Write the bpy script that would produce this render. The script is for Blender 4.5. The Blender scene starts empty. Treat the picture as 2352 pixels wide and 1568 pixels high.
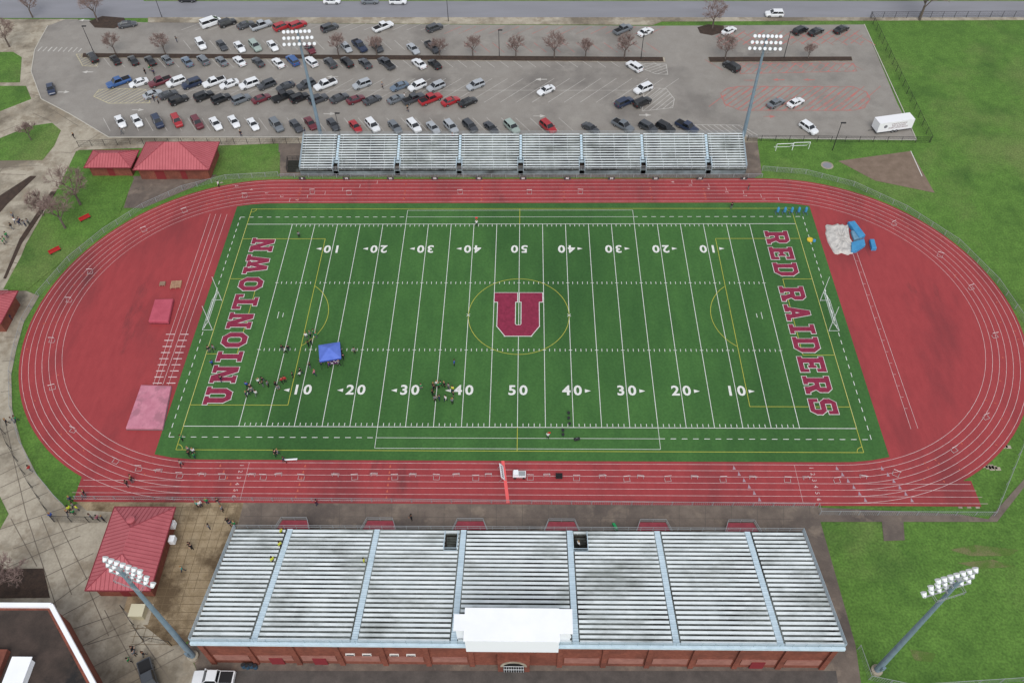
import bpy, math, random
import numpy as np
from mathutils import Vector, Matrix
random.seed(7)
YD=0.9144
p=[1.7233,-101.7714,114.6687,0.0298,0.8753,-0.0212,1938.1082]
def basis(p):
    yaw,th,ro=p[3:6]
    fw=np.array([-math.sin(yaw)*math.cos(th),math.cos(yaw)*math.cos(th),-math.sin(th)])
    r0=np.array([math.cos(yaw),math.sin(yaw),0]); u0=np.cross(r0,fw)
    return fw,math.cos(ro)*r0+math.sin(ro)*u0,-math.sin(ro)*r0+math.cos(ro)*u0
FW,RT,UP=basis(p)
def proj(X):
    q=np.array(X)-np.array(p[:3]); d=q@FW
    return 1176+p[6]*(q@RT)/d, 784-p[6]*(q@UP)/d
def G(u,v,z=0.0):
    d=FW+RT*((u-1176)/p[6])+UP*((784-v)/p[6]); t=(z-p[2])/d[2]
    return Vector((p[0]+d[0]*t,p[1]+d[1]*t,z))
def height(g,v): return min((abs(proj((g.x,g.y,z/10))[1]-v),z/10) for z in range(5,400))[1]
# ---------------------------------------------------------------- helpers
C=bpy.context.scene.collection
def lin(c): return tuple((x/255/12.92 if x/255<=.04045 else ((x/255+.055)/1.055)**2.4) for x in c)+(1,)
MATS={}
def mat(name,c,c2=None,s=1.0,rough=.85,metal=0,c3=None,s3=.1,lo=.35,hi=.65,lo3=.45,hi3=.7,spec=.3,bump=0,sx=(1,1,1),grain=0,gs=6.0,coat=0,c4=None,s4=.3,lo4=.5,hi4=.7):
    if name in MATS: return MATS[name]
    m=bpy.data.materials.new(name); m.use_nodes=True; N=m.node_tree.nodes; L=m.node_tree.links
    b=N['Principled BSDF']; b.inputs['Roughness'].default_value=rough; b.inputs['Metallic'].default_value=metal
    b.inputs['Specular IOR Level'].default_value=spec; b.inputs['Coat Weight'].default_value=coat
    b.inputs['Base Color'].default_value=lin(c); m.diffuse_color=lin(c)
    if c2:
        tc=N.new('ShaderNodeTexCoord'); mp=N.new('ShaderNodeMapping'); mp.inputs['Scale'].default_value=sx; L.new(tc.outputs['Object'],mp.inputs['Vector'])
        def layer(sc,l,h,prev,col,det=8,off=0):
            n=N.new('ShaderNodeTexNoise'); n.noise_dimensions='4D'; n.inputs['W'].default_value=off; n.inputs['Scale'].default_value=sc; n.inputs['Detail'].default_value=det; n.inputs['Roughness'].default_value=.62
            L.new(mp.outputs[0],n.inputs['Vector'])
            r=N.new('ShaderNodeMapRange'); r.inputs[1].default_value=l; r.inputs[2].default_value=h; L.new(n.outputs['Fac'],r.inputs[0])
            x=N.new('ShaderNodeMix'); x.data_type='RGBA'; L.new(r.outputs[0],x.inputs[0])
            if isinstance(prev,tuple): x.inputs[6].default_value=prev
            else: L.new(prev,x.inputs[6])
            x.inputs[7].default_value=col; return x.outputs[2],n
        o,n=layer(s,lo,hi,lin(c),lin(c2))
        if c3: o,_=layer(s3,lo3,hi3,o,lin(c3),6,3)
        if c4: o,_=layer(s4,lo4,hi4,o,lin(c4),5,7)
        if grain:
            n2=N.new('ShaderNodeTexNoise'); n2.inputs['Scale'].default_value=gs; n2.inputs['Detail'].default_value=3; L.new(tc.outputs['Object'],n2.inputs['Vector'])
            r=N.new('ShaderNodeMapRange'); r.inputs[1].default_value=.3; r.inputs[2].default_value=.7; r.inputs[3].default_value=1-grain; r.inputs[4].default_value=1+grain; L.new(n2.outputs['Fac'],r.inputs[0])
            x=N.new('ShaderNodeVectorMath'); x.operation='SCALE'; L.new(o,x.inputs[0]); L.new(r.outputs[0],x.inputs['Scale']); o=x.outputs[0]
        L.new(o,b.inputs['Base Color'])
        if bump:
            bp=N.new('ShaderNodeBump'); bp.inputs['Strength'].default_value=bump; L.new(n.outputs['Fac'],bp.inputs['Height']); L.new(bp.outputs[0],b.inputs['Normal'])
    MATS[name]=m; return m
def area(ps): return sum(ps[i][0]*ps[(i+1)%len(ps)][1]-ps[(i+1)%len(ps)][0]*ps[i][1] for i in range(len(ps)))
class MB:
    def __init__(s): s.v=[];s.f=[];s.m=[]
    def add(s,vs,fs,m=0):
        o=len(s.v); s.v+=[tuple(x) for x in vs]
        for f in fs: s.f.append([i+o for i in f]); s.m.append(m)
    def box(s,x0,x1,y0,y1,z0,z1,m=0):
        if x0>x1: x0,x1=x1,x0
        if y0>y1: y0,y1=y1,y0
        s.add([(x0,y0,z0),(x1,y0,z0),(x1,y1,z0),(x0,y1,z0),(x0,y0,z1),(x1,y0,z1),(x1,y1,z1),(x0,y1,z1)],[(3,2,1,0),(4,5,6,7),(0,1,5,4),(1,2,6,5),(2,3,7,6),(3,0,4,7)],m)
    def tube(s,a,b,r0,r1=None,n=6,m=0):
        a=Vector(a);b=Vector(b);r1=r0 if r1 is None else r1; d=(b-a).normalized()
        x=d.orthogonal().normalized(); y=d.cross(x)
        T=[2*math.pi*i/n for i in range(n)]
        vs=[a+(x*math.cos(t)+y*math.sin(t))*r0 for t in T]+[b+(x*math.cos(t)+y*math.sin(t))*r1 for t in T]
        s.add(vs,[(i,(i+1)%n,n+(i+1)%n,n+i) for i in range(n)]+[tuple(range(n-1,-1,-1)),tuple(range(n,2*n))],m)
    def lathe(s,prof,n=12,m=0,mtx=None):
        vs=[]
        for r,z in prof:
            for i in range(n):
                t=2*math.pi*i/n; q=Vector((r*math.cos(t),r*math.sin(t),z)); vs.append(mtx@q if mtx else q)
        s.add(vs,[(k*n+i,k*n+(i+1)%n,(k+1)*n+(i+1)%n,(k+1)*n+i) for k in range(len(prof)-1) for i in range(n)]+[tuple(range(n-1,-1,-1)),tuple(range((len(prof)-1)*n,len(prof)*n))],m)
    def poly(s,ps,z,m=0):
        if area(ps)<0: ps=ps[::-1]
        s.add([(q[0],q[1],z) for q in ps],[tuple(range(len(ps)))],m)
    def prism(s,ps,z0,z1,m=0,ms=None):
        if area(ps)<0: ps=ps[::-1]
        n=len(ps); s.add([(q[0],q[1],z1) for q in ps],[tuple(range(n))],m)
        s.add([(q[0],q[1],z0) for q in ps]+[(q[0],q[1],z1) for q in ps],[(i,(i+1)%n,n+(i+1)%n,n+i) for i in range(n)],m if ms is None else ms)
    def line(s,a,b,w,z,m=0):
        a=Vector((a[0],a[1]));b=Vector((b[0],b[1]));d=(b-a).normalized();n=Vector((-d.y,d.x))*w/2
        s.add([(*(a-n),z),(*(b-n),z),(*(b+n),z),(*(a+n),z)],[(0,1,2,3)],m)
    def mesh(s,name,mats):
        me=bpy.data.meshes.new(name); me.from_pydata(s.v,[],s.f); me.polygons.foreach_set('material_index',s.m)
        for q in (mats if isinstance(mats,(list,tuple)) else [mats]): me.materials.append(q)
        me.update(); return me
    def build(s,name,mats,parent=None,**k): return obj(name,s.mesh(name,mats),parent,**k)
def obj(name,me,parent=None,kind=None,label=None,cat=None,group=None,loc=None,rz=0):
    o=bpy.data.objects.new(name,me); C.objects.link(o)
    if parent: o.parent=parent
    if loc is not None: o.location=loc
    if rz: o.rotation_euler=(0,0,rz)
    if kind: o['kind']=kind
    if label: o['label']=label
    if cat: o['category']=cat
    if group: o['group']=group
    return o
def thing(name,label,cat,loc=(0,0,0),rz=0,group=None): return obj(name,None,None,None,label,cat,group,loc,rz)
def sheet(name,polys,z,m,z0=None):
    b=MB()
    for i,q in enumerate(polys):
        w=[G(a[0],a[1],0) for a in q]; w=[(a[0],a[1]) for a in w]
        if z0 is None: b.poly(w,z+i*.0015)
        else: b.prism(w,z0,z+i*.0015)
    return b.build(name,m,kind='structure')
TXT={}
def textmesh(s,size,m,bold=0,name='text'):
    k=(s,size,m.name)
    if k in TXT: return TXT[k]
    c=bpy.data.curves.new(name,'FONT'); c.body=s; c.size=size; c.align_x='CENTER'; c.align_y='CENTER'; c.offset=bold; c.resolution_u=3
    o=bpy.data.objects.new('t',c); C.objects.link(o); dg=bpy.context.evaluated_depsgraph_get()
    me=bpy.data.meshes.new_from_object(o.evaluated_get(dg)); bpy.data.objects.remove(o); me.materials.clear(); me.materials.append(m); TXT[k]=me; return me
def ordn(i): return ['leftmost','second','third','fourth','fifth','sixth','seventh','eighth','ninth','tenth','eleventh','twelfth'][i] if i<12 else '%dth'%(i+1) if (i+1)%10 not in (1,2,3) else '%d%s'%(i+1,{1:'st',2:'nd',3:'rd'}[(i+1)%10])
def nth(i): return 'leftmost' if i==0 else ordn(i)+' from left'
# ---------------------------------------------------------------- materials
Mgrass=mat('lawn_grass',(76,110,44),(92,128,54),.5,c3=(116,122,76),s3=.035,lo3=.5,hi3=.8,grain=.28,gs=3,c4=(62,94,38),s4=.12,lo4=.5,hi4=.75)
Masph=mat('lot_asphalt',(138,132,125),(146,141,134),.35,c3=(112,107,102),s3=.06,lo3=.5,hi3=.7,rough=.6,spec=.4,grain=.07,gs=4,c4=(158,153,145),s4=.14,lo4=.55,hi4=.78)
Mstreet=mat('street_asphalt',(130,130,135),(138,138,144),.3,rough=.6,grain=.06,sx=(.2,1,1))
Mconc=mat('concrete',(178,169,152),(160,151,135),.6,c3=(118,109,95),s3=.10,lo3=.47,hi3=.6,grain=.08,gs=3,c4=(142,131,114),s4=.35,lo4=.5,hi4=.62)
Mtan=mat('stained_pavers',(168,150,122),(144,126,98),.8,c3=(98,82,62),s3=.22,lo3=.46,hi3=.6,grain=.12)
Mfore=mat('forecourt_asphalt',(122,110,100),(104,93,85),.6,c3=(84,76,72),s3=.14,grain=.08,c4=(138,124,110),s4=.3,lo4=.54,hi4=.7)
Mtrack=mat('track_rubber',(160,64,66),(150,58,61),.6,c3=(130,54,57),s3=.07,lo3=.47,hi3=.66,rough=.7,grain=.06,c4=(84,48,50),s4=.09,lo4=.6,hi4=.76,sx=(1.6,.5,1))
Mturf=mat('artificial_turf',(58,98,48),(68,110,54),.35,c3=(48,86,42),s3=.05,sx=(1,.35,1),grain=.13,gs=2.5)
Mwhite=mat('white_paint',(230,230,226),(210,210,204),2.0)
Mline=mat('worn_white_paint',(206,203,197),(172,168,161),.5)
Mlane=mat('worn_lane_paint',(222,206,204),(196,160,160),1.2)
Myel=mat('yellow_paint',(198,194,84),(180,176,76),2)
Mmar=mat('maroon_turf',(140,46,72),(124,38,62),1.5,grain=.12,gs=3)
Malu=mat('aluminium_bench',(236,242,243),(212,220,222),.9,rough=.5,c3=(164,170,168),s3=.25,lo3=.5,hi3=.66,sx=(.4,1,1),c4=(130,134,130),s4=.12,lo4=.62,hi4=.74)
Mdeck=mat('stained_deck',(148,154,150),(104,108,102),.7,c3=(48,48,44),s3=.15,rough=.7,lo3=.44,hi3=.6,sx=(1,.5,1))
Mblue=mat('aisle_blue',(208,226,236),(188,208,220),.8)
Mbrick=mat('brick',(142,84,68),(118,66,54),2.5,c3=(100,60,50),s3=.3)
Mroof=mat('maroon_metal_roof',(182,98,104),(170,88,94),.5,rough=.5,grain=.05)
Mseam=mat('roof_seam',(150,70,78))
Mdark=mat('dark_metal',(44,44,46))
Mgrey=mat('galvanised_steel',(150,154,156))
Mbroof=mat('dark_roof',(78,66,60),(54,47,43),.4,grain=.1,c4=(40,38,38),s4=.15,lo4=.55,hi4=.62)
Mpwhite=mat('membrane_white',(248,249,252),(240,242,246),.3)
Mdirt=mat('bare_dirt',(132,114,100),(114,98,84),.6,grain=.1)
Mmulch=mat('mulch',(74,59,50),(56,46,40),1.2,grain=.2)
Mpole=mat('blue_grey_pole',(126,144,156),(114,132,146),1.0,rough=.5)
Mlamp=mat('lamp_housing',(236,238,240),rough=.35)
Mlamp2=mat('lamp_housing_far',(214,217,220),rough=.4)
Mglass=mat('car_glass',(24,28,32),rough=.08,spec=.8)
Mtyre=mat('tyre_rubber',(30,30,31))
Mrim=mat('wheel_rim',(150,152,154),rough=.3,metal=.6)
Mpink=mat('faded_red_paint',(184,112,106),(146,126,119),.5,lo=.42,hi=.58)
Mbark=mat('bark',(108,97,90),(90,80,74),3)
Mtwig=mat('twigs',(144,124,117),(124,105,99),2)
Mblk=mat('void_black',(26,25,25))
Mstone=mat('pink_stone',(164,116,104),(142,96,86),1)
# ---------------------------------------------------------------- ground
b=MB(); b.poly([(-1500,-1200),(1500,-1200),(1500,1800),(-1500,1800)],-.03); b.build('ground',Mgrass,kind='structure')
sheet('street',[[(-500,42),(2900,42),(2900,3),(-500,3)],[(-500,3.2),(330,3.2),(325,-60),(-500,-60)]],0,Mstreet)
sheet('street_pavement',[[(340,52),(1500,58),(1520,50),(2900,44),(2900,41),(340,41)],[(335,1),(1060,1),(2900,1),(2900,-8),(335,-8)]],.1,Mconc,-.05)
sheet('parking_lot',[[(330,52),(1500,60),(1985,57),(2062,240),(2105,322),(1700,316),(250,316),(160,262),(95,228),(72,165),(80,115),(110,60),(150,45)]],.03,Masph)
F=[(640,405),(520,412),(420,437),(330,478),(240,535),(160,600),(90,680),(55,740),(38,800),(26,860),(28,940),(50,1020),(85,1090),(130,1145),(150,1165)]
sheet('concrete_walk',[[(-600,44.5),(180,44.5),(160,80),(140,160),(180,240),(260,300),(300,312),(1740,312),(1740,328),(640,330),(180,345),(140,420),(60,560),(20,660),(0,760),(-20,900),(-600,1000)],
  [(-600,650),(10,668),(60,668)]+F[6:]+[(200,1150),(560,1150),(545,1215),(425,1480),(455,1545),(440,1800),(-1200,1800)]],.02,Mconc)
sheet('lawn_island',[[(-300,125),(30,120),(50,132),(46,190),(-300,190)],[(-300,198),(60,198),(72,228),(0,256),(-300,300)],[(-300,330),(0,318),(70,290),(120,283),(140,300),(125,335),(98,368),(-300,372)],
  [(480,350),(643,350),(643,402),(470,402)],[(175,348),(200,345),(300,405),(308,410),(275,490),(180,570),(60,668),(8,664),(130,440)],
  [(-300,1140),(0,1140),(20,1180),(0,1215),(-300,1240)]],.06,Mgrass,0)
sheet('planting_bed',[[(-300,1310),(100,1305),(115,1372),(-300,1376)],[(205,50),(235,38),(285,42),(292,55),(262,66),(218,64)],[(1602,64),(1625,57),(1662,60),(1664,74),(1635,82),(1608,77)],[(118,440),(130,440),(50,560),(14,640),(8,640),(45,550)],[(0,450),(70,405),(84,405),(16,470),(-10,500)]],.09,Mmulch,0)
sheet('paved_apron',[[(306,405),(500,402),(440,432),(330,478),(284,478)]],.04,Mfore)
sheet('paver_plaza',[[(175,1152),(560,1152),(545,1212),(512,1290),(440,1470),(392,1484),(285,1400),(345,1180),(200,1172)]],.04,Mtan)
sheet('forecourt',[[(560,1150),(1880,1160),(1885,1200),(1965,1480),(2010,1800),(300,1800),(455,1545),(430,1480),(545,1215)],[(1880,1165),(2200,1180),(2270,1192),(2352,1100),(2500,900),(2500,930),(2290,1198),(1885,1198)],[(2025,1195),(2075,1198),(2078,1240),(2030,1242)],[(640,330),(1740,328),(1750,400),(1730,410),(640,405)]],.03,Mfore)
sheet('rear_driveway',[[(455,1540),(1920,1540),(1960,1800),(300,1800)]],.05,mat('dark_asphalt',(96,90,86),(76,72,69),.5,grain=.08))
sheet('shot_put_sector',[[(1925,370),(2092,347),(2147,443),(2010,415)]],.0,Mdirt)
Mworn=mat('worn_grass',(98,112,62),(116,110,78),.6,c3=(82,108,46),s3=.3,lo3=.45,hi3=.55,grain=.2)
sheet('worn_grass_patch',[[(2180,1262),(2240,1250),(2340,1262),(2320,1276),(2230,1276)],[(2200,1292),(2280,1284),(2330,1300),(2250,1306)],[(2090,1490),(2150,1500),(2140,1520),(2100,1515)]],-.01,Mworn)
b=MB(); b.line(G(2092,347),G(2118,405),.14,.006); b.build('sector_line',Mwhite,kind='structure')
b=MB()
for i in range(12):
    g=G(2262+(i%2)*14+(i//2)*8,1070+(i//2)*3 if i<6 else 1016+(i//2)*2); b.box(g.x-.4,g.x+.4,g.y-.3,g.y+.3,-.02,.03)
for i in range(6): g=G(2195+i*10,1158+(i%2)*5); b.box(g.x-.3,g.x+.3,g.y-.3,g.y+.3,-.02,.03)
b.build('stepping_stones',Mconc,kind='structure')
JOINTS=[((0,1215),(150,1165)),((0,1310),(185,1230)),((110,1395),(250,1290)),((150,1450),(285,1404)),((60,1180),(130,1395)),((130,1190),(200,1330)),((0,1090),(60,1060)),((0,1150),(90,1110)),((10,960),(60,1180)),((200,1480),(330,1440)),((250,1568),(400,1490)),
    ((100,240),(180,290)),((60,120),(100,115)),((56,170),(82,165)),((170,345),(240,300)),((20,600),(60,610)),((60,510),(110,520)),((100,450),(130,455)),
    ((30,1260),(200,1200)),((70,1340),(215,1270)),((130,1420),(270,1345)),((175,1490),(300,1425)),((215,1530),(345,1465)),((300,1568),(425,1500)),((95,1185),(165,1365)),((25,1190),(85,1300)),((200,1345),(250,1460)),((240,1400),(330,1568)),((300,1430),(390,1560)),
    ((0,1000),(30,985)),((0,1045),(45,1030)),((0,1120),(75,1085)),((20,1170),(110,1130)),((2,900),(22,898)),((5,830),(26,828)),((10,775),(40,775)),((0,700),(70,705)),
    ((0,385),(90,380)),((0,400),(60,402)),((20,372),(-30,430)),((0,560),(35,565)),((0,620),(20,622)),((0,520),(45,528)),((140,350),(165,352)),((125,400),(148,402)),((75,260),(120,280)),((0,305),(60,280)),((60,215),(95,222)),((62,145),(80,142))]
b=MB()
for a,c in JOINTS: b.line(G(*a),G(*c),.13,.0235)
for i in range(13): b.line(G(300+i*110,311),G(300+i*110,327),.12,.0235)
b.build('pavement_joints',mat('joint_dark',(112,103,92)),kind='structure')
b=MB()
for i in range(18):
    v=1165+i*18.5; xb=556-(v-1165)*.38
    b.line(G(400-(v-1165)*.25 if v<1360 else 300,v),G(xb,v),.07,.0435)
for i in range(8):
    x=400+i*21; vb=min(1475,1165+(556-x)*2.6+60); b.line(G(x,1158),G(x-(vb-1158)*.3,vb),.07,.0448)
b.build('paver_joints',mat('joint_brown',(112,96,74)),kind='structure')
b=MB()
for i in range(22): u=600+i*60; b.line(G(u,1157),G(u,1212),.06,.0335)
b.line(G(560,1185),G(1880,1192),.06,.035); b.build('forecourt_joints',mat('joint_dark2',(92,84,78)),kind='structure')
# ---------------------------------------------------------------- lot markings
LM=MB(); PM=MB(); YMk=MB()
def stalls(B,xa,xb,v,ang,half,step,z,w=.1):
    a=G(xa,v);c=G(xb,v); n=int((c-a).length/step); d=Vector((math.cos(math.radians(ang)),math.sin(math.radians(ang)),0))*half
    for i in range(n+1):
        q=a+(c-a)*i/max(1,n); B.line(q-d,q+d,w,z)
stalls(LM,245,1300,286,-57,2.9,3.25,.036); stalls(LM,300,1520,208,47,6.6,3.6,.036); stalls(LM,215,1500,143,-52,3.0,3.3,.036); stalls(LM,430,1010,104,-55,2.7,3.3,.036); stalls(LM,440,1020,61,40,2.9,3.5,.036)
stalls(PM,1040,1510,70,40,2.7,3.5,.036,.16); stalls(PM,1080,1500,110,-55,2.7,3.3,.036,.16); stalls(PM,1640,1960,150,-52,3.0,3.3,.036,.2); stalls(PM,1660,1995,222,47,5.5,3.4,.036,.2); stalls(PM,1700,1985,90,-55,3.5,3.4,.036,.25)
LM.line(G(330,208),G(1500,208),.1,.04)
def hatch(B,poly,ang,step,w,z,outline=True):
    P=[G(*q) for q in poly]; u=Vector((math.cos(math.radians(ang)),math.sin(math.radians(ang)))); n=Vector((-u.y,u.x))
    ds=[n.dot(q.xy) for q in P]; d=min(ds)+step/2
    while d<max(ds):
        X=[]
        for i in range(len(P)):
            a,c=P[i].xy,P[(i+1)%len(P)].xy; da,dc=n.dot(a)-d,n.dot(c)-d
            if da*dc<0: X.append(a+(c-a)*da/(da-dc))
        if len(X)==2: B.line(X[0],X[1],w,z)
        d+=step
    if outline:
        for i in range(len(P)): B.line(P[i],P[(i+1)%len(P)],w,z+.003)
hatch(LM,[(90,108),(188,110),(186,120),(85,118)],80,1.3,.25,.036,False)
hatch(YMk,[(215,222),(228,206),(285,204),(335,206),(345,237),(250,238)],50,1.0,.12,.037)
hatch(LM,[(1480,202),(1530,204),(1549,228),(1545,248),(1475,256)],50,1.0,.12,.036)
hatch(LM,[(1445,146),(1530,148),(1534,172),(1505,170)],30,1.0,.12,.036)
hatch(LM,[(1590,287),(1700,288),(1742,312),(1610,312)],-55,1.1,.14,.036)
hatch(PM,[(1655,215),(1670,204),(1700,199),(1960,200),(1990,212),(1998,228),(1985,248),(1960,254),(1700,254),(1665,240)],45,1.3,.3,.0385)
hatch(PM,[(1640,72),(1975,68),(1988,100),(1650,104)],45,1.7,.28,.0385,False); hatch(PM,[(1700,146),(1960,146),(1968,164),(1700,170)],50,1.5,.25,.0385)
hatch(YMk,[(175,125),(230,126),(222,153),(190,152)],50,1.0,.1,.037)
def arrow(u,v,s,B=LM):
    a=G(u,v); d=Vector((s,0,0)); B.line(a-d*1.2,a+d*.3,.28,.04); q=a+d*.3
    B.add([(q.x,q.y-.6,.04),(q.x+s*1.3,q.y,.04),(q.x,q.y+.6,.04)],[(0,1,2) if s>0 else (2,1,0)])
for u,v,s in ((145,212,1),(315,253,1),(755,262,1),(1237,267,1),(1245,183,-1),(765,177,-1),(203,166,-1),(1480,265,1),(195,47,-1)): arrow(u,v,s)
for u,v,s in ((1720,185,1),(1765,268,1),(1790,184,-1),(1860,184,-1)): arrow(u,v,s,PM)
LM.build('parking_lines',Mline,kind='structure'); PM.build('faded_parking_lines',Mpink,kind='structure'); YMk.build('hatched_island_lines',mat('cream_paint',(206,196,156)),kind='structure')
for q in ([(188,124),(1526,133),(1528,143),(186,133)],[(1626,133),(1956,132),(1958,141),(1630,144)]):
    P=[G(*a) for a in q]; b=MB(); b.prism([a.xy for a in P],0,.14); b.build('median_kerb',Mconc,kind='structure')
    c=sum(P,Vector())/4; b=MB(); b.prism([((a-c)*.994+c).xy*1 for a in P],.1,.2); o=b.build('median_mulch',Mmulch,kind='structure')
b=MB()
for a,c in (((80,115),(110,60)),((72,165),(80,115)),((95,228),(72,165)),((160,262),(95,228)),((250,316),(160,262)),((1985,57),(2105,322)),((250,316),(1700,316)),((1740,318),(2105,322))):
    A,Cc=G(*a),G(*c); d=(Cc-A).normalized(); n=Vector((-d.y,d.x,0))*.08; b.prism([(A-n).xy,(Cc-n).xy,(Cc+n).xy,(A+n).xy],0,.14)
b.build('lot_kerb',mat('kerb_concrete',(190,186,176)),kind='structure')
# ---------------------------------------------------------------- track
YC=0.0; RI=31.24; RO=37.91; LW=(RO-RI)/6; CL=-50.6; CR=50.9
def oval(R,n=48):
    return [(CR+R*math.cos(t),YC+R*math.sin(t)) for t in [-math.pi/2+math.pi*i/n for i in range(n+1)]]+[(CL+R*math.cos(t),YC+R*math.sin(t)) for t in [math.pi/2+math.pi*i/n for i in range(n+1)]]
def ring(b,r0,r1,z,m=0):
    A=oval(r0);B=oval(r1);n=len(A); b.add([(*q,z) for q in A]+[(*q,z) for q in B],[(n+i,n+(i+1)%n,(i+1)%n,i) for i in range(n)],m)
b=MB(); b.poly(oval(RO+.5),.05); b.build('running_track',Mtrack,kind='structure')
yb=YC-RO-.5
b=MB(); b.poly([(G(172,1142).x,yb+.02),(G(190,1090).x,yb+LW*4),(CL,yb+LW*4),(CL,yb+.02)],.045); b.poly([(G(2252,1158).x,yb+.02),(G(2228,1098).x,yb+LW*4),(CR,yb+LW*4),(CR,yb+.02)],.045); b.build('sprint_chute',Mtrack,kind='structure')
b=MB()
for k in range(7): ring(b,RI+k*LW-.03,RI+k*LW+.03,.062)
for k in range(3,7):
    y=YC-RI-k*LW
    b.line((G(185,1120).x-(k-3)*.5,y),(CL,y),.055,.066); b.line((CR,y),(G(2232,1120).x+(k-3)*.5,y),.055,.066)
for k in range(6):
    b.line((CL+3+k*3.5,YC+RI+k*LW),(CL+3+k*3.5,YC+RI+(k+1)*LW),.07,.069); b.line((CR+2-k*3.4,YC+RI+k*LW),(CR+2-k*3.4,YC+RI+(k+1)*LW),.07,.069)
    b.line((-42.5,-RI-k*LW),(-42.5,-RI-(k+1)*LW),.05,.069); b.line((43.5,-RI-k*LW),(43.5,-RI-(k+1)*LW),.04,.069)
b.build('lane_lines',Mlane,kind='structure')
for k in range(6):
    y=RI+(k+.5)*LW; me=textmesh(str(k+1),.95,Mlane,.0)
    obj('lane_number',me,kind='structure',loc=(-43.6,-y,.072),rz=-math.pi/2); obj('lane_number',me,kind='structure',loc=(46,-y,.072),rz=-math.pi/2)
    obj('lane_number',me,kind='structure',loc=(CL+4.5-3.4*k,y,.072),rz=math.pi*1.5); obj('lane_number',me,kind='structure',loc=(CR-1-k*3.6,y,.072),rz=math.pi/2)
tr=MB(); tg=MB()
def tri(B,x,y,s,a):
    P=[(x+s*math.cos(a+q),y+s*math.sin(a+q)) for q in (0,2.5,-2.5)]; B.add([(q[0],q[1],.07) for q in P],[(0,1,2)])
for k in range(6):
    y=RI+(k+.5)*LW
    for x,a in ((-33.5-k*.1,0),(-47+k*.8,math.pi),(-20,0)): tri(tr,x,-y,.3,math.pi/2)
    for x in (-46,-24,-8,9,27,38): tri(tr,x,RI+(random.random()*6)*LW,.28,math.pi)
    for x in (34,50,57): tri(tg,x+k*.6,-y,.42,math.pi/2)
for i in range(60):
    t=random.uniform(-1.4,1.4); r=random.uniform(RI+.5,RO-.3); s=random.choice((-1,1)); tri(tr,(CR if s>0 else CL)+s*r*math.cos(t),r*math.sin(t),.22,t)
tr.build('exchange_mark',mat('orange_mark',(190,98,80)),kind='structure'); tg.build('grey_exchange_mark',mat('grey_mark',(164,140,150)),kind='structure')
b=MB(); b.line(G(1152,1036),G(1167,1155),.5,.075); b.build('finish_line_carpet',mat('salmon_mat',(232,100,100)),kind='structure')
b=MB()
for x0,x1 in ((483,352),(496,362),(508,374),(522,387)): b.line(G(x0,492),G(x1,884),.06,.062)
for i in range(9):
    v=768+i*14
    b.line(G(350+(884-v)*.27,v),G(371+(884-v)*.27,v),.18,.066); b.line(G(382+(884-v)*.27,v),G(402+(884-v)*.27,v),.18,.066)
b.line(G(1957,578),G(2092,985),.06,.062); b.line(G(1967,578),G(2108,984),.06,.062)
for i in range(14): v=600+i*26; b.line(G(1963+(v-578)*.332-5,v),G(1963+(v-578)*.332+1,v),.05,.066)
b.build('runway_lines',Mlane,kind='structure')
# ---------------------------------------------------------------- turf
xl,xr=-58.1,58.7; top=[];bot=[]
for i in range(41):
    x=xl+(xr-xl)*i/40; R=RI-.5; c=CL if x<CL else CR; h=R if CL<=x<=CR else math.sqrt(max(0,R*R-(x-c)**2))
    top.append((x,YC+h)); bot.append((x,YC-h))
b=MB(); b.poly(bot+top[::-1],.08); b.build('football_turf',Mturf,kind='structure')
W=MB(); ZM=.1; Ys=24.384; Xe=54.864
for s in (-1,1): W.line((-Xe,s*Ys),(Xe,s*Ys),.11,ZM); W.line((s*(Xe+.02),-Ys),(s*(Xe+.02),Ys),.1,ZM+.004)
for k in range(-10,11): W.line((k*5*YD,-Ys),(k*5*YD,Ys),.1,ZM+.004)
for k in range(-50,51):
    if k%5==0:
        for s in (-1,1): W.line((k*YD-.3,s*8.13),(k*YD+.3,s*8.13),.1,ZM)
        continue
    for s in (-1,1):
        W.line((k*YD,s*8.13-.3),(k*YD,s*8.13+.3),.1,ZM); W.line((k*YD,s*(Ys-.15)),(k*YD,s*(Ys-.75)),.1,ZM)
dx,dy=Xe+1.83,26.5
def dash(a,c,on,off):
    a=Vector(a);c=Vector(c);L=(c-a).length;d=(c-a)/L;t=0
    while t<L: W.line(a+d*t,a+d*min(L,t+on),.11,ZM+.008); t+=on+off
for s in (-1,1):
    dash((-dx,s*dy),(-25*YD,s*dy),.9,.9); dash((25*YD,s*dy),(dx,s*dy),.9,.9); dash((s*dx,-dy),(s*dx,dy),.9,.9)
    W.line((-25*YD,s*dy),(25*YD,s*dy),.07,ZM); W.line((-25*YD,s*28.5),(25*YD,s*28.5),.07,ZM)
    for q in (-1,1): W.line((q*25*YD,s*Ys),(q*25*YD,s*28.5),.07,ZM+.008)
for q in (-1,1): W.line((q*43.0,-.5),(q*43.0,.5),.1,ZM+.01); W.line((q*43.9,-.8),(q*43.9,.8),.1,ZM+.01)
W.build('yard_lines',Mwhite,kind='structure')
Yl=MB(); ZY=ZM+.014; SY=28.95
def yrect(x0,x1,y0,y1):
    Yl.line((x0,y0),(x1,y0),.09,ZY); Yl.line((x0,y1),(x1,y1),.09,ZY); Yl.line((x0,y0),(x0,y1),.09,ZY+.004); Yl.line((x1,y0),(x1,y1),.09,ZY+.004)
def yarc(cx,cy,r,a0,a1,n=48):
    P=[(cx+r*math.cos(a0+(a1-a0)*i/n),cy+r*math.sin(a0+(a1-a0)*i/n)) for i in range(n+1)]
    for i in range(n): Yl.line(P[i],P[i+1],.09,ZY+.008)
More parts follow.
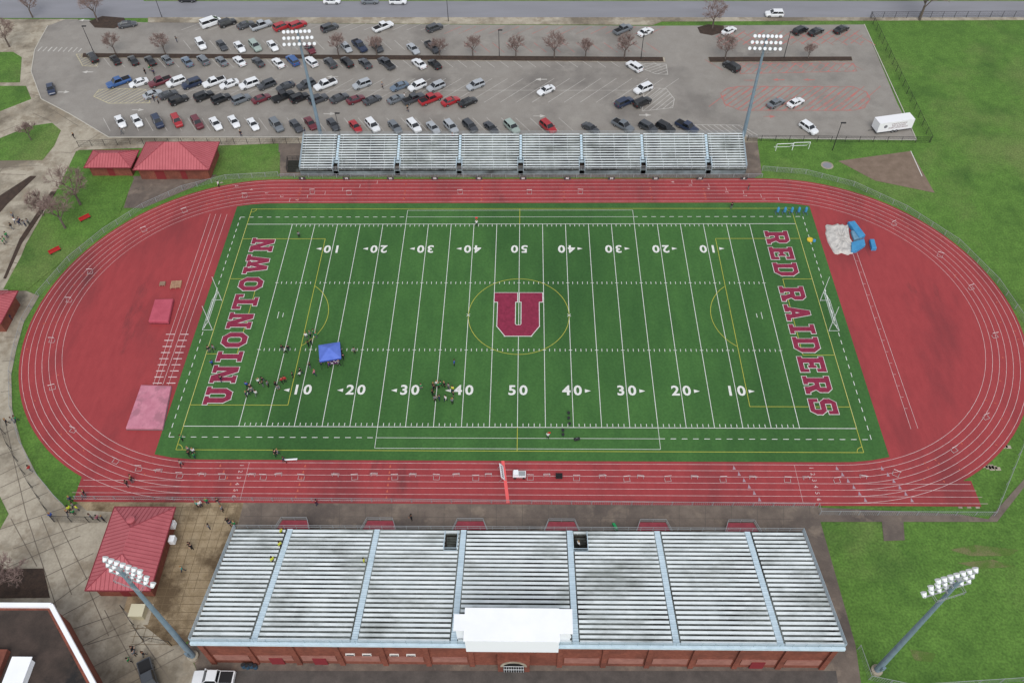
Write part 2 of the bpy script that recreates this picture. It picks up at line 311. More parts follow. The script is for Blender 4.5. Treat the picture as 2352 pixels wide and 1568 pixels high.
yrect(-Xe,Xe,-SY,SY); yarc(0,0,9.144,0,2*math.pi,72)
Yl.line((0,-SY),(0,-Ys),.09,ZY+.006); Yl.line((0,Ys),(0,SY),.09,ZY+.006)
for s in (-1,1):
    for y,x in ((20.12,38.4),(-20.12,38.4),(9.15,49.4),(-9.15,49.4)): Yl.line((s*Xe,y),(s*x,y),.09,ZY+.004)
    Yl.line((s*38.4,-20.12),(s*38.4,20.12),.09,ZY); Yl.line((s*49.4,-9.15),(s*49.4,9.15),.09,ZY)
    a=math.acos(5.5/9.144)
    if s<0: yarc(-43.9,0,9.144,-a,a,24)
    else: yarc(43.9,0,9.144,math.pi-a,math.pi+a,24)
    for t in (-1,1):
        a0={(1,1):math.pi,(-1,1):-math.pi/2,(-1,-1):0,(1,-1):math.pi/2}[(s,t)]; yarc(s*Xe,t*SY,1,a0,a0+math.pi/2,8)
Yl.build('soccer_lines',Myel,kind='structure')
b=MB()
for q in (-1,1):
    b.line((q*9.144-.3,-.3),(q*9.144+.3,.3),.08,ZY+.012); b.line((q*9.144-.3,.3),(q*9.144+.3,-.3),.08,ZY+.015)
b.build('circle_cross_mark',Mwhite,kind='structure')
nb=MB()
for k in range(-4,5):
    val=str(50-abs(k)*10)
    for s in (-1,1):
        y=-17.0 if s<0 else 17.3; rot=0 if s<0 else math.pi
        for j,ch in enumerate(val):
            off=(-.95 if j==0 else .95)*(1 if s<0 else -1)
            obj('yard_number',textmesh(ch,2.8,Mwhite,.07),kind='structure',loc=(k*10*YD+off,y,ZM+.03),rz=rot)
        if k:
            q=1 if k>0 else -1; x=k*10*YD+q*2.15
            nb.add([(x,y-.36,ZM+.03),(x+q*1.0,y,ZM+.03),(x,y+.36,ZM+.03)],[(0,1,2) if q>0 else (2,1,0)])
nb.build('direction_arrow',Mwhite,kind='structure')
def octo():
    O=[(3,0),(7,0),(9.6,3),(9.6,9),(7,12),(3,12),(.4,9),(.4,3)]; I=[(4,2.6),(6,2.6),(6.8,3.8),(6.8,8.2),(6,9.4),(4,9.4),(3.2,8.2),(3.2,3.8)]
    return [[O[i],O[(i+1)%8],I[(i+1)%8],I[i]] for i in range(8)]
def R4(x0,x1,y0,y1): return [(x0,y0),(x1,y0),(x1,y1),(x0,y1)]
GL={'U':(10,[R4(1,3.8,3,12),R4(6.2,9,3,12),R4(0,4.6,10,12),R4(5.4,10,10,12),[(1,3),(3,0),(4.4,2.6),(3.8,3.4)],[(3,0),(7,0),(5.6,2.6),(4.4,2.6)],[(7,0),(9,3),(6.2,3.4),(5.6,2.6)]]),
'N':(10.4,[R4(1,3.4,0,12),R4(7,9.4,0,12),R4(0,4.2,0,2),R4(5.8,10.4,10,12),R4(0,3,10,12),[(1.2,12),(4.2,12),(9.2,0),(6.4,0)]]),
'I':(6,[R4(1.6,4.4,0,12),R4(0,6,0,2.1),R4(0,6,9.9,12)]),
'O':(10,octo()),
'T':(10,[R4(3.6,6.4,0,12),R4(0,10,9.8,12),R4(0,1.9,7.8,10),R4(8.1,10,7.8,10),R4(2.2,7.8,0,2)]),
'W':(14,[[(3,0),(5.6,0),(3.8,12),(1,12)],[(3.4,0),(5.6,0),(8.2,10),(6,10)],[(8.4,0),(10.6,0),(8,10),(5.8,10)],[(8.4,0),(11,0),(13,12),(10.2,12)],R4(0,4.8,10,12),R4(9.2,14,10,12),R4(5,9,9,11)]),
'R':(10.4,[R4(1,3.8,0,12),R4(0,4.8,0,2),R4(0,7,9.8,12),R4(3,7,4.8,7),[(7,9.8),(6.6,9.4),(9.4,9.4),(9.4,10),(7.4,12),(7,12)],R4(6.6,9.4,7,9.5),[(7,4.8),(7.8,4.8),(9.4,6.4),(9.4,7.1),(6.6,7.1)],[(5,5),(7.8,5),(9.6,1.5),(7,0)],R4(6.2,10.4,0,2)]),
'E':(9.6,[R4(1,3.8,0,12),R4(0,9.2,9.8,12),R4(0,9.4,0,2.2),R4(3.5,6.6,4.9,7.1),R4(7.3,9.2,7.8,10),R4(7.5,9.4,2,4.2),R4(5.4,6.9,4.1,7.9)]),
'D':(10,[R4(1,3.8,0,12),R4(0,7,9.8,12),R4(0,7,0,2.2),R4(6.8,9.6,3,9),[(7,12),(6,9.8),(6.8,9),(9.6,9)],[(7,0),(9.6,3),(6.8,3),(6,2.2)]]),
'A':(11,[[(1.2,0),(3.9,0),(6.6,12),(4.1,12)],[(7.1,0),(9.8,0),(6.9,12),(4.4,12)],R4(3,8,3,5),R4(0,4.8,0,2),R4(6.2,11,0,2)]),
'S':(9.8,[R4(2.4,8,9.8,12),[(.5,9.4),(3.2,9.2),(3,12),(2.4,12)],R4(.5,3.3,7,9.5),[(.5,7.1),(2.4,4.9),(3.6,5.2),(3.3,7.1)],R4(2.4,7.4,4.9,7.1),[(7.4,7.1),(6.4,6.8),(6.5,4.9),(9.3,4.9)],R4(6.5,9.3,2.6,5),[(6.5,2.8),(6.6,.6),(7.4,0),(9.3,2.6)],R4(2,7.4,0,2.2),R4(7.2,9.1,7.8,12),R4(.5,2.4,0,4.2)])}
LOGO=[R4(.75,4.35,2.6,12),R4(5.65,9.25,2.6,12),R4(0,4.75,9.4,12),R4(5.25,10,9.4,12),[(.75,2.6),(2.4,0),(4.6,2.9),(4.35,3.2)],[(2.4,0),(7.6,0),(5.4,2.9),(4.6,2.9)],[(7.6,0),(9.25,2.6),(5.65,3.2),(5.4,2.9)]]
def offs(ps,e):
    if area(ps)<0: ps=ps[::-1]
    n=len(ps);out=[]
    for i in range(n):
        a,c,d=Vector(ps[i-1]),Vector(ps[i]),Vector(ps[(i+1)%n]); e1=(c-a).normalized();e2=(d-c).normalized();n1=Vector((e1.y,-e1.x));n2=Vector((e2.y,-e2.x))
        out.append(tuple(c+(n1+n2)*e/max(.35,1+n1.dot(n2))))
    return out
def letters(wp,name,e):
    mw,mm=MB(),MB()
    for (polys,T) in wp:
        for i,q in enumerate(polys):
            mw.poly([T(*a) for a in offs(q,e)],ZM+.04+.0015*i); mm.poly([T(*a) for a in q],ZM+.08+.0015*i)
    mw.build(name+'_outline',Mwhite,kind='structure'); mm.build(name,Mmar,kind='structure')
def word(txt,x0,x1,y0,y1,d):
    adv=[GL[c][0]+2.2 if c!=' ' else 5 for c in txt]; sc=abs(y1-y0)/(sum(adv)-2.2); hs=(x1-x0)/12; t=0; out=[]
    for c,a in zip(txt,adv):
        if c!=' ':
            if d>0: out.append((GL[c][1],lambda x,y,t=t:(x1-y*hs,y0+(t+x)*sc)))
            else: out.append((GL[c][1],lambda x,y,t=t:(x0+y*hs,y1-(t+x)*sc)))
        t+=a
    return out
letters(word('UNIONTOWN',-52.8,-48.3,-20.1,20.3,1),'end_zone_lettering',.28)
letters(word('RED RAIDERS',48.2,52.7,-21.9,22.2,-1),'end_zone_lettering',.28)
l0,l1=Vector((-4.5,-4.95)),Vector((4.35,5.5)); sx=(l1.x-l0.x)/10; sy=(l1.y-l0.y)/12
letters([(LOGO,lambda x,y:(l0.x+x*sx,l0.y+y*sy))],'midfield_emblem',.15)
# ---------------------------------------------------------------- stands
def stand(root,X0,X1,yf,s,N,D,rise,z0,aisles,aw,holes,bw):
    def segs(i,gap):
        cuts=[(a-gap,a+gap) for a in aisles] if gap else []
        cuts+=[(h[0],h[1]) for h in holes if h[2]<=i<=h[3]]
        cuts.sort(); x=X0; out=[]
        for a,c in cuts:
            if a>x: out.append((x,a))
            x=max(x,c)
        if x<X1: out.append((x,X1))
        return out
    dk=MB()
    for i in range(N):
        y0=yf+s*i*D;y1=y0+s*D;z=z0+i*rise
        for a,c in segs(i,0): dk.box(a,c,y0,y1,z-rise-.02,z)
    dk.build('deck',Mdeck,root)
    for i in range(N):
        y0=yf+s*i*D; z=z0+i*rise; yb=y0+s*D*.5
        bn=MB()
        for a,c in segs(i,aw):
            bn.box(a+.05,c-.05,yb,yb+s*bw,z+.36,z+.42)
            k=a+.6
            while k<c: bn.box(k,k+.06,yb+s*.05,yb+s*(bw-.05),z,z+.36); k+=3.0
        bn.build('bench',Malu,root)
    for a in aisles:
        m=MB()
        for i in range(N):
            if any(h[0]-.2<a<h[1]+.2 and h[2]<=i<=h[3] for h in holes): continue
            y0=yf+s*i*D; z=z0+i*rise
            m.box(a-aw*.8,a+aw*.8,y0+s*.02,y0+s*D,z-.05,z+.03); m.box(a-aw*.8,a+aw*.8,y0+s*D*.6,y0+s*D*.995,z+.03,z+.03+rise/2)
        m.build('aisle_steps',Mblue,root)
    for h in holes:
        m=MB(); ya=yf+s*h[2]*D; yz=yf+s*(h[3]+1)*D; zt=z0+h[3]*rise+.9
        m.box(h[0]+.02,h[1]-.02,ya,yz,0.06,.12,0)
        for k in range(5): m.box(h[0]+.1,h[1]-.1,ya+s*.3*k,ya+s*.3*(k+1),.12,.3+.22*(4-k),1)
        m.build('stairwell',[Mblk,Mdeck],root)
        m=MB()
        for x in (h[0],h[1]):
            for zz in (.5,1.0): m.tube((x,ya,z0+h[2]*rise+zz),(x,yz,z0+h[3]*rise+zz),.035)
            for k in range(4):
                y=ya+(yz-ya)*k/3; zb=z0+(h[2]+(h[3]-h[2])*k/3)*rise; m.tube((x,y,zb-.3),(x,y,zb+1),.03)
        m.tube((h[0],yz,zt),(h[1],yz,zt),.04); m.box(h[0]-.06,h[1]+.06,yz,yz+s*.08,z0+h[3]*rise-.6,z0+h[3]*rise+.3)
        m.build('stairwell_railing',Mblue,root)
def rail(root,name,P,h,m,step=2.0,nr=3,r=.035):
    b=MB()
    for a,c in zip(P,P[1:]):
        a=Vector(a);c=Vector(c)
        for k in range(nr): z=Vector((0,0,h*(k+1)/nr)); b.tube(a+z,c+z,r,n=4)
        n=max(1,int((c-a).length/step))
        for k in range(n+1): q=a+(c-a)*k/n; b.tube(q,q+Vector((0,0,h)),r,n=4)
    return b.build(name,m,root)
f1,f2,k1,k2=G(545,1215,2),G(1840,1218,2),G(432,1472,8),G(1942,1480,8)
X0,X1=(f1.x+k1.x)/2,(f2.x+k2.x)/2; YF=(f1.y+f2.y)/2; YB=(k1.y+k2.y)/2
gs=thing('grandstand','large near grandstand with white benches, pale blue aisles and brick back wall','grandstand')
N=25; D=(YF-YB)/N; rise=.24; z0=1.95
ais=[(G(a,1225,2.2).x+G(c,1462,7.8).x)/2 for a,c in ((657,592),(860,820),(1060,1048),(1312,1318),(1507,1556),(1720,1788))]
hl=[(G(1021,1248,2.6).x,G(1051,1248,2.6).x,1,4),(G(1316,1248,2.6).x,G(1349,1248,2.6).x,1,4)]
stand(gs,X0,X1,YF,-1,N,D,rise,z0,ais,.5,hl,.38)
zt=z0+(N-1)*rise
b=MB(); b.box(X0,X1,YF,YF-.15,0,z0-.01); b.build('front_wall',mat('front_wall_concrete',(150,144,136),(120,114,108),.6),gs)
Mrl=mat('railing_blue_grey',(168,186,196))
for x in (X0+.15,X1-.15):
    b=MB(); b.add([(x,YF-.2,0),(x,YB+.3,0),(x,YB+.3,zt-.4),(x,YF-.2,z0-.4)],[(0,1,2,3)]); b.build('side_wall',Mbrick,gs)
rail(gs,'front_railing',[(X0,YF+.05,z0-.02),(X1,YF+.05,z0-.02)],1.0,Mgrey,1.8,2)
for x in (X0-.05,X1+.05): rail(gs,'side_railing',[(x,YF,z0),(x,YB,zt)],1.1,Mrl,1.6,4)
rail(gs,'back_railing',[(X0,YB-.1,zt),(X1,YB-.1,zt)],1.1,Mrl,1.6,4)
b=MB(); b.box(X0-.1,X1+.1,YB-.05,YB-.4,zt-.5,zt+.05); b.build('fascia_beam',Mblue,gs)
YW=YB-.02
b=MB(); b.box(X0+.7,X1-.7,YW,YW+.3,0,zt-.5); b.build('back_wall',Mbrick,gs)
nP=14
for k in range(nP+1):
    x=X0+.9+(X1-X0-1.8)*k/nP
    if abs(x-(G(1180,1510,2).x))<2.4: continue
    b=MB(); b.box(x-.35,x+.35,YW,YW-.28,0,zt-.9); b.build('brick_pier',Mbrick,gs)
xc=G(1180,1515,2).x
for k in range(nP):
    xa=X0+.9+(X1-X0-1.8)*k/nP+.6; xb=X0+.9+(X1-X0-1.8)*(k+1)/nP-.6
    if xa<xc+2.3 and xb>xc-2.3: continue
    b=MB(); b.box(xa,xb,YW,YW-.1,1.2,2.9); b.build('stone_panel',Mstone,gs)
    if k in (3,4):
        for q in range(2):
            b=MB(); x=xa+.3+q*2.2; b.box(x,x+1.2,YW-.002,YW-.16,3.4,3.9); w_=b.build('window',mat('window_frame_white',(226,226,222)),gs)
            b=MB(); b.box(x+.1,x+1.1,YW-.16,YW-.18,3.5,3.8); b.build('pane',Mglass,w_)
    if k in (1,2,7,12):
        b=MB(); x=(xa+xb)/2; b.box(x-.9,x+.9,YW-.1,YW-.2,0.06,2.2); dd=b.build('door',mat('maroon_door',(128,44,50)),gs)
b=MB(); b.box(xc-2.1,xc+2.1,YW,YW-.9,0,4.4); b.build('entrance_portal',Mbrick,gs)
b=MB(); n=12
for i in range(n):
    a0,a1=math.pi*i/n,math.pi*(i+1)/n
    P=[(xc+r*math.cos(a),2.2+r*math.sin(a)) for r,a in ((1.4,a0),(1.75,a0),(1.75,a1),(1.4,a1))]
    b.add([(q[0],YW-1.0,q[1]) for q in P]+[(q[0],YW-.9,q[1]) for q in P],[(0,1,2,3),(0,4,5,1),(1,5,6,2),(2,6,7,3),(3,7,4,0)])
b.build('arch_surround',Mconc,gs)
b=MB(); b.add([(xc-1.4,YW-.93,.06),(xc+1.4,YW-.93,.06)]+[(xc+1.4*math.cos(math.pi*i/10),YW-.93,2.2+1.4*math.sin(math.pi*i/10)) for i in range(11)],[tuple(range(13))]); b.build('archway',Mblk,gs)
b=MB()
for i in range(9): b.box(xc-1.3+i*.32,xc-1.26+i*.32,YW-.97,YW-.94,.06,2.3)
b.box(xc-1.35,xc+1.35,YW-.98,YW-.945,1.0,1.1); b.box(xc-1.35,xc+1.35,YW-.98,YW-.945,2.2,2.3); b.build('gate',Mlamp,gs)
for u in (675,872,1080,1290,1500,1702):
    x=G(u,1210,.9).x; b=MB(); b.prism([(x-2.6,YF+.02),(x+2.6,YF+.02),(x+1.9,YF+1.9),(x-1.9,YF+1.9)],.05,1.0); b.build('entry_landing',mat('maroon_landing',(150,66,76),(132,56,66),1),gs)
    rail(gs,'landing_railing',[(x-2.6,YF+.1,1.0),(x-1.9,YF+1.9,1.0),(x+1.9,YF+1.9,1.0),(x+2.6,YF+.1,1.0)],.95,Mgrey,1.3,2)
Mpb=mat('press_box_wall',(240,242,246))
pb=MB(); px0,px1=G(1068,1450,11).x,G(1284,1450,11).x; pyf=G(1190,1399,11).y; pyb=G(1180,1496,zt-.6).y; pyb2=G(1180,1478,zt-.4).y
pb.box(px0,px1,pyb,pyf,zt-.7,10.8); wl=pb.build('press_box',Mpb,gs)
b=MB(); b.box(px0-.15,px1+.1,pyb-.12,pyf+.2,10.8,11.0); xr2=G(1316,1440,11.1).x; xl2=G(1041,1440,11.1).x
b.box(px1+.1,xr2,pyb2,pyf+.15,10.75,10.95); b.box(xl2,px0-.15,pyb2+.3,pyf-.6,10.7,10.9); b.build('roof',Mpwhite,wl)
b=MB(); b.box(px1,xr2-.3,pyb2+.1,pyf,zt-.3,10.75); b.build('side_cabin',Mpb,wl)
b=MB(); b.box(xl2+.3,px0,pyb2+.4,pyf-.9,zt-.3,10.7); b.build('side_cabin',Mpb,wl)
for i in range(7):
    b=MB(); x=px0+.3+i*(px1-px0-.4)/7; b.box(x,x+1.4,pyf,pyf+.04,8.9,10.2); b.build('window',Mglass,wl)
# far stand
fr=thing('bleachers','long narrow aluminium bleachers beyond the far straight of the track','bleachers')
g1,g2=G(692,400,.2),G(1712,401,.2); A0,A1=g1.x,g2.x; AF=(g1.y+g2.y)/2
N2=14; D2=.6; r2=.2; zz0=1.35
fa=[G(u,350,2).x for u in (778,917,1057,1196,1335,1474,1622)]
stand(fr,A0,A1,AF,1,N2,D2,r2,zz0,fa,.32,[(a-.6,a+.6,0,3) for a in fa],.28)
rail(fr,'front_railing',[(A0,AF-.05,zz0),(A1,AF-.05,zz0)],1.0,Mgrey,1.9,3)
z2=zz0+(N2-1)*r2
rail(fr,'back_railing',[(A0,AF+N2*D2,z2),(A1,AF+N2*D2,z2)],1.1,Mgrey,1.9,4)
for x in (A0,A1): rail(fr,'side_railing',[(x,AF,zz0),(x,AF+N2*D2,z2)],1.1,Mrl,1.4,4)
b=MB(); b.box(A0,A1,AF,AF+.12,.05,zz0-.01); b.build('front_wall',mat('stand_skirt',(140,152,156),(104,112,114),.5,c3=(70,74,74),s3=.2),fr)
b=MB(); b.box(A0,A1,AF+N2*D2-.1,AF+N2*D2,.05,z2-.01); b.build('back_skirt',MATS['stand_skirt'],fr)
st=MB()
for i in range(7): st.box(A0-3.2,A0-.1,AF+1+i*.35,AF+1+(i+1)*.35,.05,.2+i*.19)
st.build('access_stairs',Mdeck,fr)
rail(fr,'stair_railing',[(A0-3.2,AF+1,.2),(A0-3.2,AF+3.5,1.4),(A0-.1,AF+3.6,1.4)],1.0,Mdark,1,3)
# ---------------------------------------------------------------- fences
def fence(label,P,h,m,step=3.0,base=0,dens=.3):
    Q=[G(q[0],q[1],0)+Vector((0,0,base)) for q in P]
    root=thing('chain_link_fence',label,'fence',tuple(Q[0])); o0=Q[0]
    pts=[]
    for a,c in zip(Q,Q[1:]):
        n=max(1,round((c-a).length/step))
        for k in range(n): pts.append(a+(c-a)*k/n-o0)
    pts.append(Q[-1]-o0); b=MB(); tp=MB()
    for a,c in zip(pts,pts[1:]):
        H=Vector((0,0,h)); tp.tube(a+H,c+H,.035,n=4); L=(c-a).length; d=(c-a)/L; k=dens/2
        while k<L: q=a+d*k; b.add([q-d*.018,q+d*.018,q+d*.018+H,q-d*.018+H],[(0,1,2,3)]); k+=dens
        for zf in (.02,.35,.68): z=Vector((0,0,h*zf)); b.add([a+z,c+z,c+z+Vector((0,0,.03)),a+z+Vector((0,0,.03))],[(0,1,2,3)])
    b.build('wire_mesh',m,root); tp.build('top_rail',m,root)
    pm=MB(); pm.tube((0,0,0),(0,0,h+.05),.05,n=5); me=pm.mesh('post',m)
    for q in pts[::max(1,math.ceil(len(pts)/95))]: obj('post',me,root,loc=q)
    return root
fence('grey chain link fence curving round the left bend of the track',F,1.2,Mgrey)
fence('tall black fence along the walkway outside the lower left bend of the track',[(0,965),(25,1030),(75,1120),(125,1198),(245,1200)],1.8,Mdark,dens=.2)
fence('grey fence curving round the right bend of the track',[(1750,392),(1850,400),(1960,428),(2080,483),(2200,560),(2290,650),(2352,740),(2410,850)],1.2,Mgrey)
fence('low grey fence between the near straight and the big grandstand',[(175,1147),(900,1153),(1868,1164)],1.1,Mgrey)
fence('grey fence enclosing the lower right corner of the track',[(1878,1164),(1882,1182),(2283,1184),(2352,1012),(2400,900)],1.2,Mgrey)
fence('low fence with yard number plates in front of the far bleachers',[(645,408),(1750,408)],1.0,Mgrey)
fence('tall dark fence down the right side of the parking lot',[(1998,42),(2136,328)],1.8,Mdark)
fence('dark fence along the top of the right hand lawn',[(2000,43),(2520,40)],1.8,Mdark)
fence('dark fence along the bottom edge of the parking lot right of the bleachers',[(1716,324),(2134,328)],1.5,Mdark)
fence('black fence behind the red roofed buildings left of the far bleachers',[(182,338),(300,332),(688,330)],1.6,Mdark)
fence('black fence beside the equipment box and concession plaza',[(285,1400),(330,1470),(395,1482)],1.6,Mdark)
fence('chain link fence at the foot of the lower right floodlight pole',[(1970,1490),(1995,1560),(2090,1580),(2400,1560)],1.5,Mgrey)
pr=thing('yard_number_board','row of small white yard numbers on the fence below the far bleachers','sign')
for k in range(11):
    v=str(50-abs(k-5)*10); u=694+k*101.5; g=G(u,409,.6)
    b=MB(); b.box(g.x-.7,g.x+.7,g.y-.14,g.y-.08,.3,.95); o=b.build('plate',mat('plate_dark',(70,66,66)),pr); t=obj('number',textmesh(v,.7,Mwhite,.02),pr,loc=(g.x,g.y-.15,.62)); t.rotation_euler=(math.pi/2,0,0)
# ---------------------------------------------------------------- buildings
def hip(name,label,x0,x1,y0,y1,ze,zr,axis,ins,wallm=Mbrick,ov=.7,doors=()):
    root=thing(name,label,'building',((x0+x1)/2,(y0+y1)/2,0)); cx,cy=(x0+x1)/2,(y0+y1)/2; x0-=cx;x1-=cx;y0-=cy;y1-=cy
    b=MB(); b.box(x0+ov,x1-ov,y0+ov,y1-ov,0.02,ze-.02); b.build('wall',wallm,root)
    A,B_,Cc,Dd=Vector((x0,y0,ze)),Vector((x1,y0,ze)),Vector((x1,y1,ze)),Vector((x0,y1,ze))
    if axis=='x': R1,R2=Vector((x0+ins,0,zr)),Vector((x1-ins,0,zr)); fs=[(A,B_,R1,R2),(B_,Cc,R2,R2),(Cc,Dd,R2,R1),(Dd,A,R1,R1)]
    else: R1,R2=Vector((0,y0+ins,zr)),Vector((0,y1-ins,zr)); fs=[(A,B_,R1,R1),(B_,Cc,R1,R2),(Cc,Dd,R2,R2),(Dd,A,R2,R1)]
    b=MB(); sm=MB()
    for a,c,r,q in fs:
        b.add([a,c,q,r] if (q-r).length>.01 else [a,c,r],[(0,1,2,3) if (q-r).length>.01 else (0,1,2)])
        L=(c-a).length;u=(c-a)/L;aa=(r-a).dot(u);bb=(c-q).dot(u);up=(r-a)-u*aa; t=.25; nrm=u.cross(up).normalized()*.03
        while t<L:
            fr_=min(1,t/aa if aa>1e-3 else 1,(L-t)/bb if bb>1e-3 else 1); s=a+u*t+nrm; sm.tube(s,s+up*fr_*.99,.035,n=4); t+=.6
        sm.tube(a+nrm,r+nrm,.07,n=4)
    b.add([A,Dd,Cc,B_],[(0,1,2,3)])
    rf=b.build('roof',Mroof,root); sm.build('roof_seams',Mseam,rf)
    b=MB(); b.tube(A,B_,.09,n=4);b.tube(B_,Cc,.09,n=4);b.tube(Cc,Dd,.09,n=4);b.tube(Dd,A,.09,n=4); b.build('gutter',mat('gutter_maroon',(120,46,54)),rf)
    for (dx_,w_) in doors:
        b=MB(); b.box(dx_-w_/2,dx_+w_/2,y0+ov-.05,y0+ov-.003,.05,2.2); b.build('door',mat('maroon_door2',(122,44,46)),root)
    return root
a,c=G(305,391,3),G(478,396,3)
hA=hip('pavilion','largest red hipped roof building left of the far bleachers',a.x,c.x,a.y,a.y+9.5,3,6.6,'x',6.5,doors=((-3,2),(2,1.2)))
a,c=G(192,386,2.7),G(300,387,2.7)
hip('shed','small red hipped roof building beside the larger red roofed one',a.x,c.x,a.y,a.y+6,2.7,4.3,'x',3,doors=((0,1.4),))
a,c,d=G(195,1356,3.4),G(345,1359,3.4),G(403,1164,3.4)
hC=hip('concession_stand','long red metal roofed concession building beside the near grandstand',a.x,c.x,a.y,d.y,3.4,5.6,'y',4.5,doors=((0,1.2),))
b=MB(); g=G(302,1196,5)-hC.location; b.lathe([(.45,4.4),(.45,5.2),(.6,5.25),(.6,5.45),(.2,5.6)],12,0,Matrix.Translation((g.x,g.y,0))); b.build('roof_vent',Mroof,hC)
for v in (1205,1240):
    b=MB(); g=G(395,v,2)-hC.location; b.box(g.x-.3,g.x+.5,g.y-.5,g.y+.5,1.6,2.6); b.build('wall_unit',Mlamp,hC)
a=G(42,668,3); hip('kiosk','red roofed small building cut off by the left edge beside the track',a.x-9,a.x,a.y-8,a.y,3,4.8,'y',4)
R=[G(-260,1388,6),G(118,1390,6),G(216,1570,6),G(330,1800,6),G(-260,1800,6)]
fb=thing('school_building','flat dark roofed brick building with white parapet at lower left corner','building')
b=MB(); b.prism([q.xy for q in R],0,5.8); b.build('wall',Mbrick,fb)
cc=Vector((R[0].x,R[3].y-10)); b=MB(); b.poly([q.xy+(cc-q.xy).normalized()*.7 for q in R],5.82); rf=b.build('roof',Mbroof,fb)
b=MB()
for i,(a,c) in enumerate(((R[0],R[1]),(R[1],R[2]),(R[2],R[3]))):
    d=(c-a).normalized(); n=Vector((-d.y,d.x,0))*.28; b.prism([(a-n).xy,(c-n).xy,(c+n).xy,(a+n).xy],5.7,6.3+i*.003)
b.build('parapet',Mpwhite,rf)
g=G(45,1545,6.5); b=MB(); b.box(g.x-1.1,g.x+1.1,g.y-2,g.y+1.6,5.85,7.2); b.box(g.x-1.3,g.x+1.3,g.y-2.2,g.y+1.8,7.2,7.3); b.build('rooftop_unit',Mpwhite,fb)
b=MB(); g=G(-10,1530,6.2); b.box(g.x-3,g.x+1.0,g.y-4,g.y+2,5.85,6.8); b.build('roof_block',Mbrick,fb)
# ---------------------------------------------------------------- floodlight poles
mt=Matrix.Rotation(math.radians(-50),4,'X')
lm=MB(); lm.lathe([(.08,-.45),(.2,-.42),(.25,-.2),(.32,.12),(.34,.16),(.25,.17)],10,0,mt); LAMP=lm.mesh('lamp',Mlamp); LAMP2=lm.mesh('lamp',Mlamp2)
def floodlight(u,v,vt,label,rz,nl=7,hw=2.3,lamp=None,gap=1.25):
    g=G(u,v); h=height(g,vt); root=thing('floodlight_pole',label,'floodlight',tuple(g),math.radians(rz))
    b=MB(); b.tube((0,0,.5),(0,0,h),.42,.2,12); b.build('pole',Mpole,root)
    b=MB(); b.lathe([(.75,0),(.75,.5),(.5,.55)],12); b.build('footing',Mconc,root)
    b=MB(); b.box(-.25,.25,-.6,-.4,1.5,2.6); b.build('control_box',Mpole,root)
    for k in range(3):
        z=h-.1-k*gap; hk=hw+.25*k; b=MB(); b.box(-hk-.15,hk+.15,.2,.34,z-.07,z+.07); b.box(-.3,.3,-.1,.3,z-.12,z+.12); b.build('crossarm',Mgrey,root)
        for i in range(nl): obj('lamp',lamp or LAMP,root,loc=(-hk+2*hk*i/(nl-1),.62,z+.1))
    rail(root,'service_platform',[(-1.8,-.5,h-3.9),(1.8,-.5,h-3.9),(1.8,.6,h-3.9),(-1.8,.6,h-3.9),(-1.8,-.5,h-3.9)],.8,Mgrey,1.1,2,.03)
floodlight(740,325,70,'floodlight pole behind the left end of the far bleachers',183,7,2.5,LAMP2,1.35)
floodlight(1706,318,80,'floodlight pole at the right end of the far bleachers',177,7,2.5,LAMP2,1.35)
floodlight(445,1508,1308,'floodlight pole at the left rear corner of the near grandstand',-19,7,2.3,None,1.5)
floodlight(2012,1540,1332,'floodlight pole on the grass at lower right corner',17,7,2.3,None,1.5)
def lamp_post(u,v,label,h=7):
    root=thing('street_lamp',label,'lamp post',tuple(G(u,v))); b=MB(); b.tube((0,0,0),(0,0,h),.09,.06,6); b.build('post',Mdark,root); b=MB(); b.box(-.15,.9,-.18,.18,h-.05,h+.1); b.build('lamp_head',Mdark,root)
for u,v,l in ((215,120,'dark lamp post at the left end of the planted median'),(1147,130,'dark lamp post in the middle of the planted median'),(1472,137,'dark lamp post near the right end of the long median'),(1800,135,'dark lamp post on the short right hand median'),(783,322,'dark lamp post behind the far bleachers near the pole'),(1912,345,'dark lamp post on grass below the white trailer'),(372,40,'dark lamp post by the street at top left'),(1030,50,'dark lamp post by the street above the grey suv')): lamp_post(u,v,l)
# ---------------------------------------------------------------- trees
def tree_template(seed,H,spread):
    rnd=random.Random(seed); T=MB(); Cw=MB()
    T.tube((0,0,0),(0,0,H*.28),.16*H/6,.12*H/6,7)
    def br(pt,d,L,r,lv):
        e=pt+d*L; (T if lv<2 else Cw).tube(pt,e,max(r,.024),max(r*.6,.016),5 if lv<2 else 3)
        if lv==5: return
        for k in range((5,4,4,4,3)[lv]):
            ax=Vector((rnd.uniform(-1,1),rnd.uniform(-1,1),rnd.uniform(-.3,.8))).normalized(); nd=(d*.75+ax*spread).normalized()
            br(pt+d*L*rnd.uniform(.45,1),nd,L*rnd.uniform(.55,.8),r*.55,lv+1)
    for k in range(5):
        a=k*1.26+rnd.uniform(-.3,.3); br(Vector((0,0,H*(.24+.03*k))),Vector((math.cos(a)*.6,math.sin(a)*.6,.85)).normalized(),H*.26,.07*H/6,1)
    return T.mesh('trunk',Mbark),Cw.mesh('crown',Mtwig)
TT=[tree_template(s,6,.75) for s in (1,2,3)]; TB=tree_template(9,11,.8); TB2=tree_template(12,9,.75)
def tree(u,v,sc,label,t=0):
    T=TT[t] if t<3 else (TB if t==3 else TB2)
    r=thing('bare_tree',label,'tree',tuple(G(u,v,.05)),random.uniform(0,6.28)); r.scale=(sc,sc,sc); obj('trunk',T[0],r); obj('crown',T[1],r)
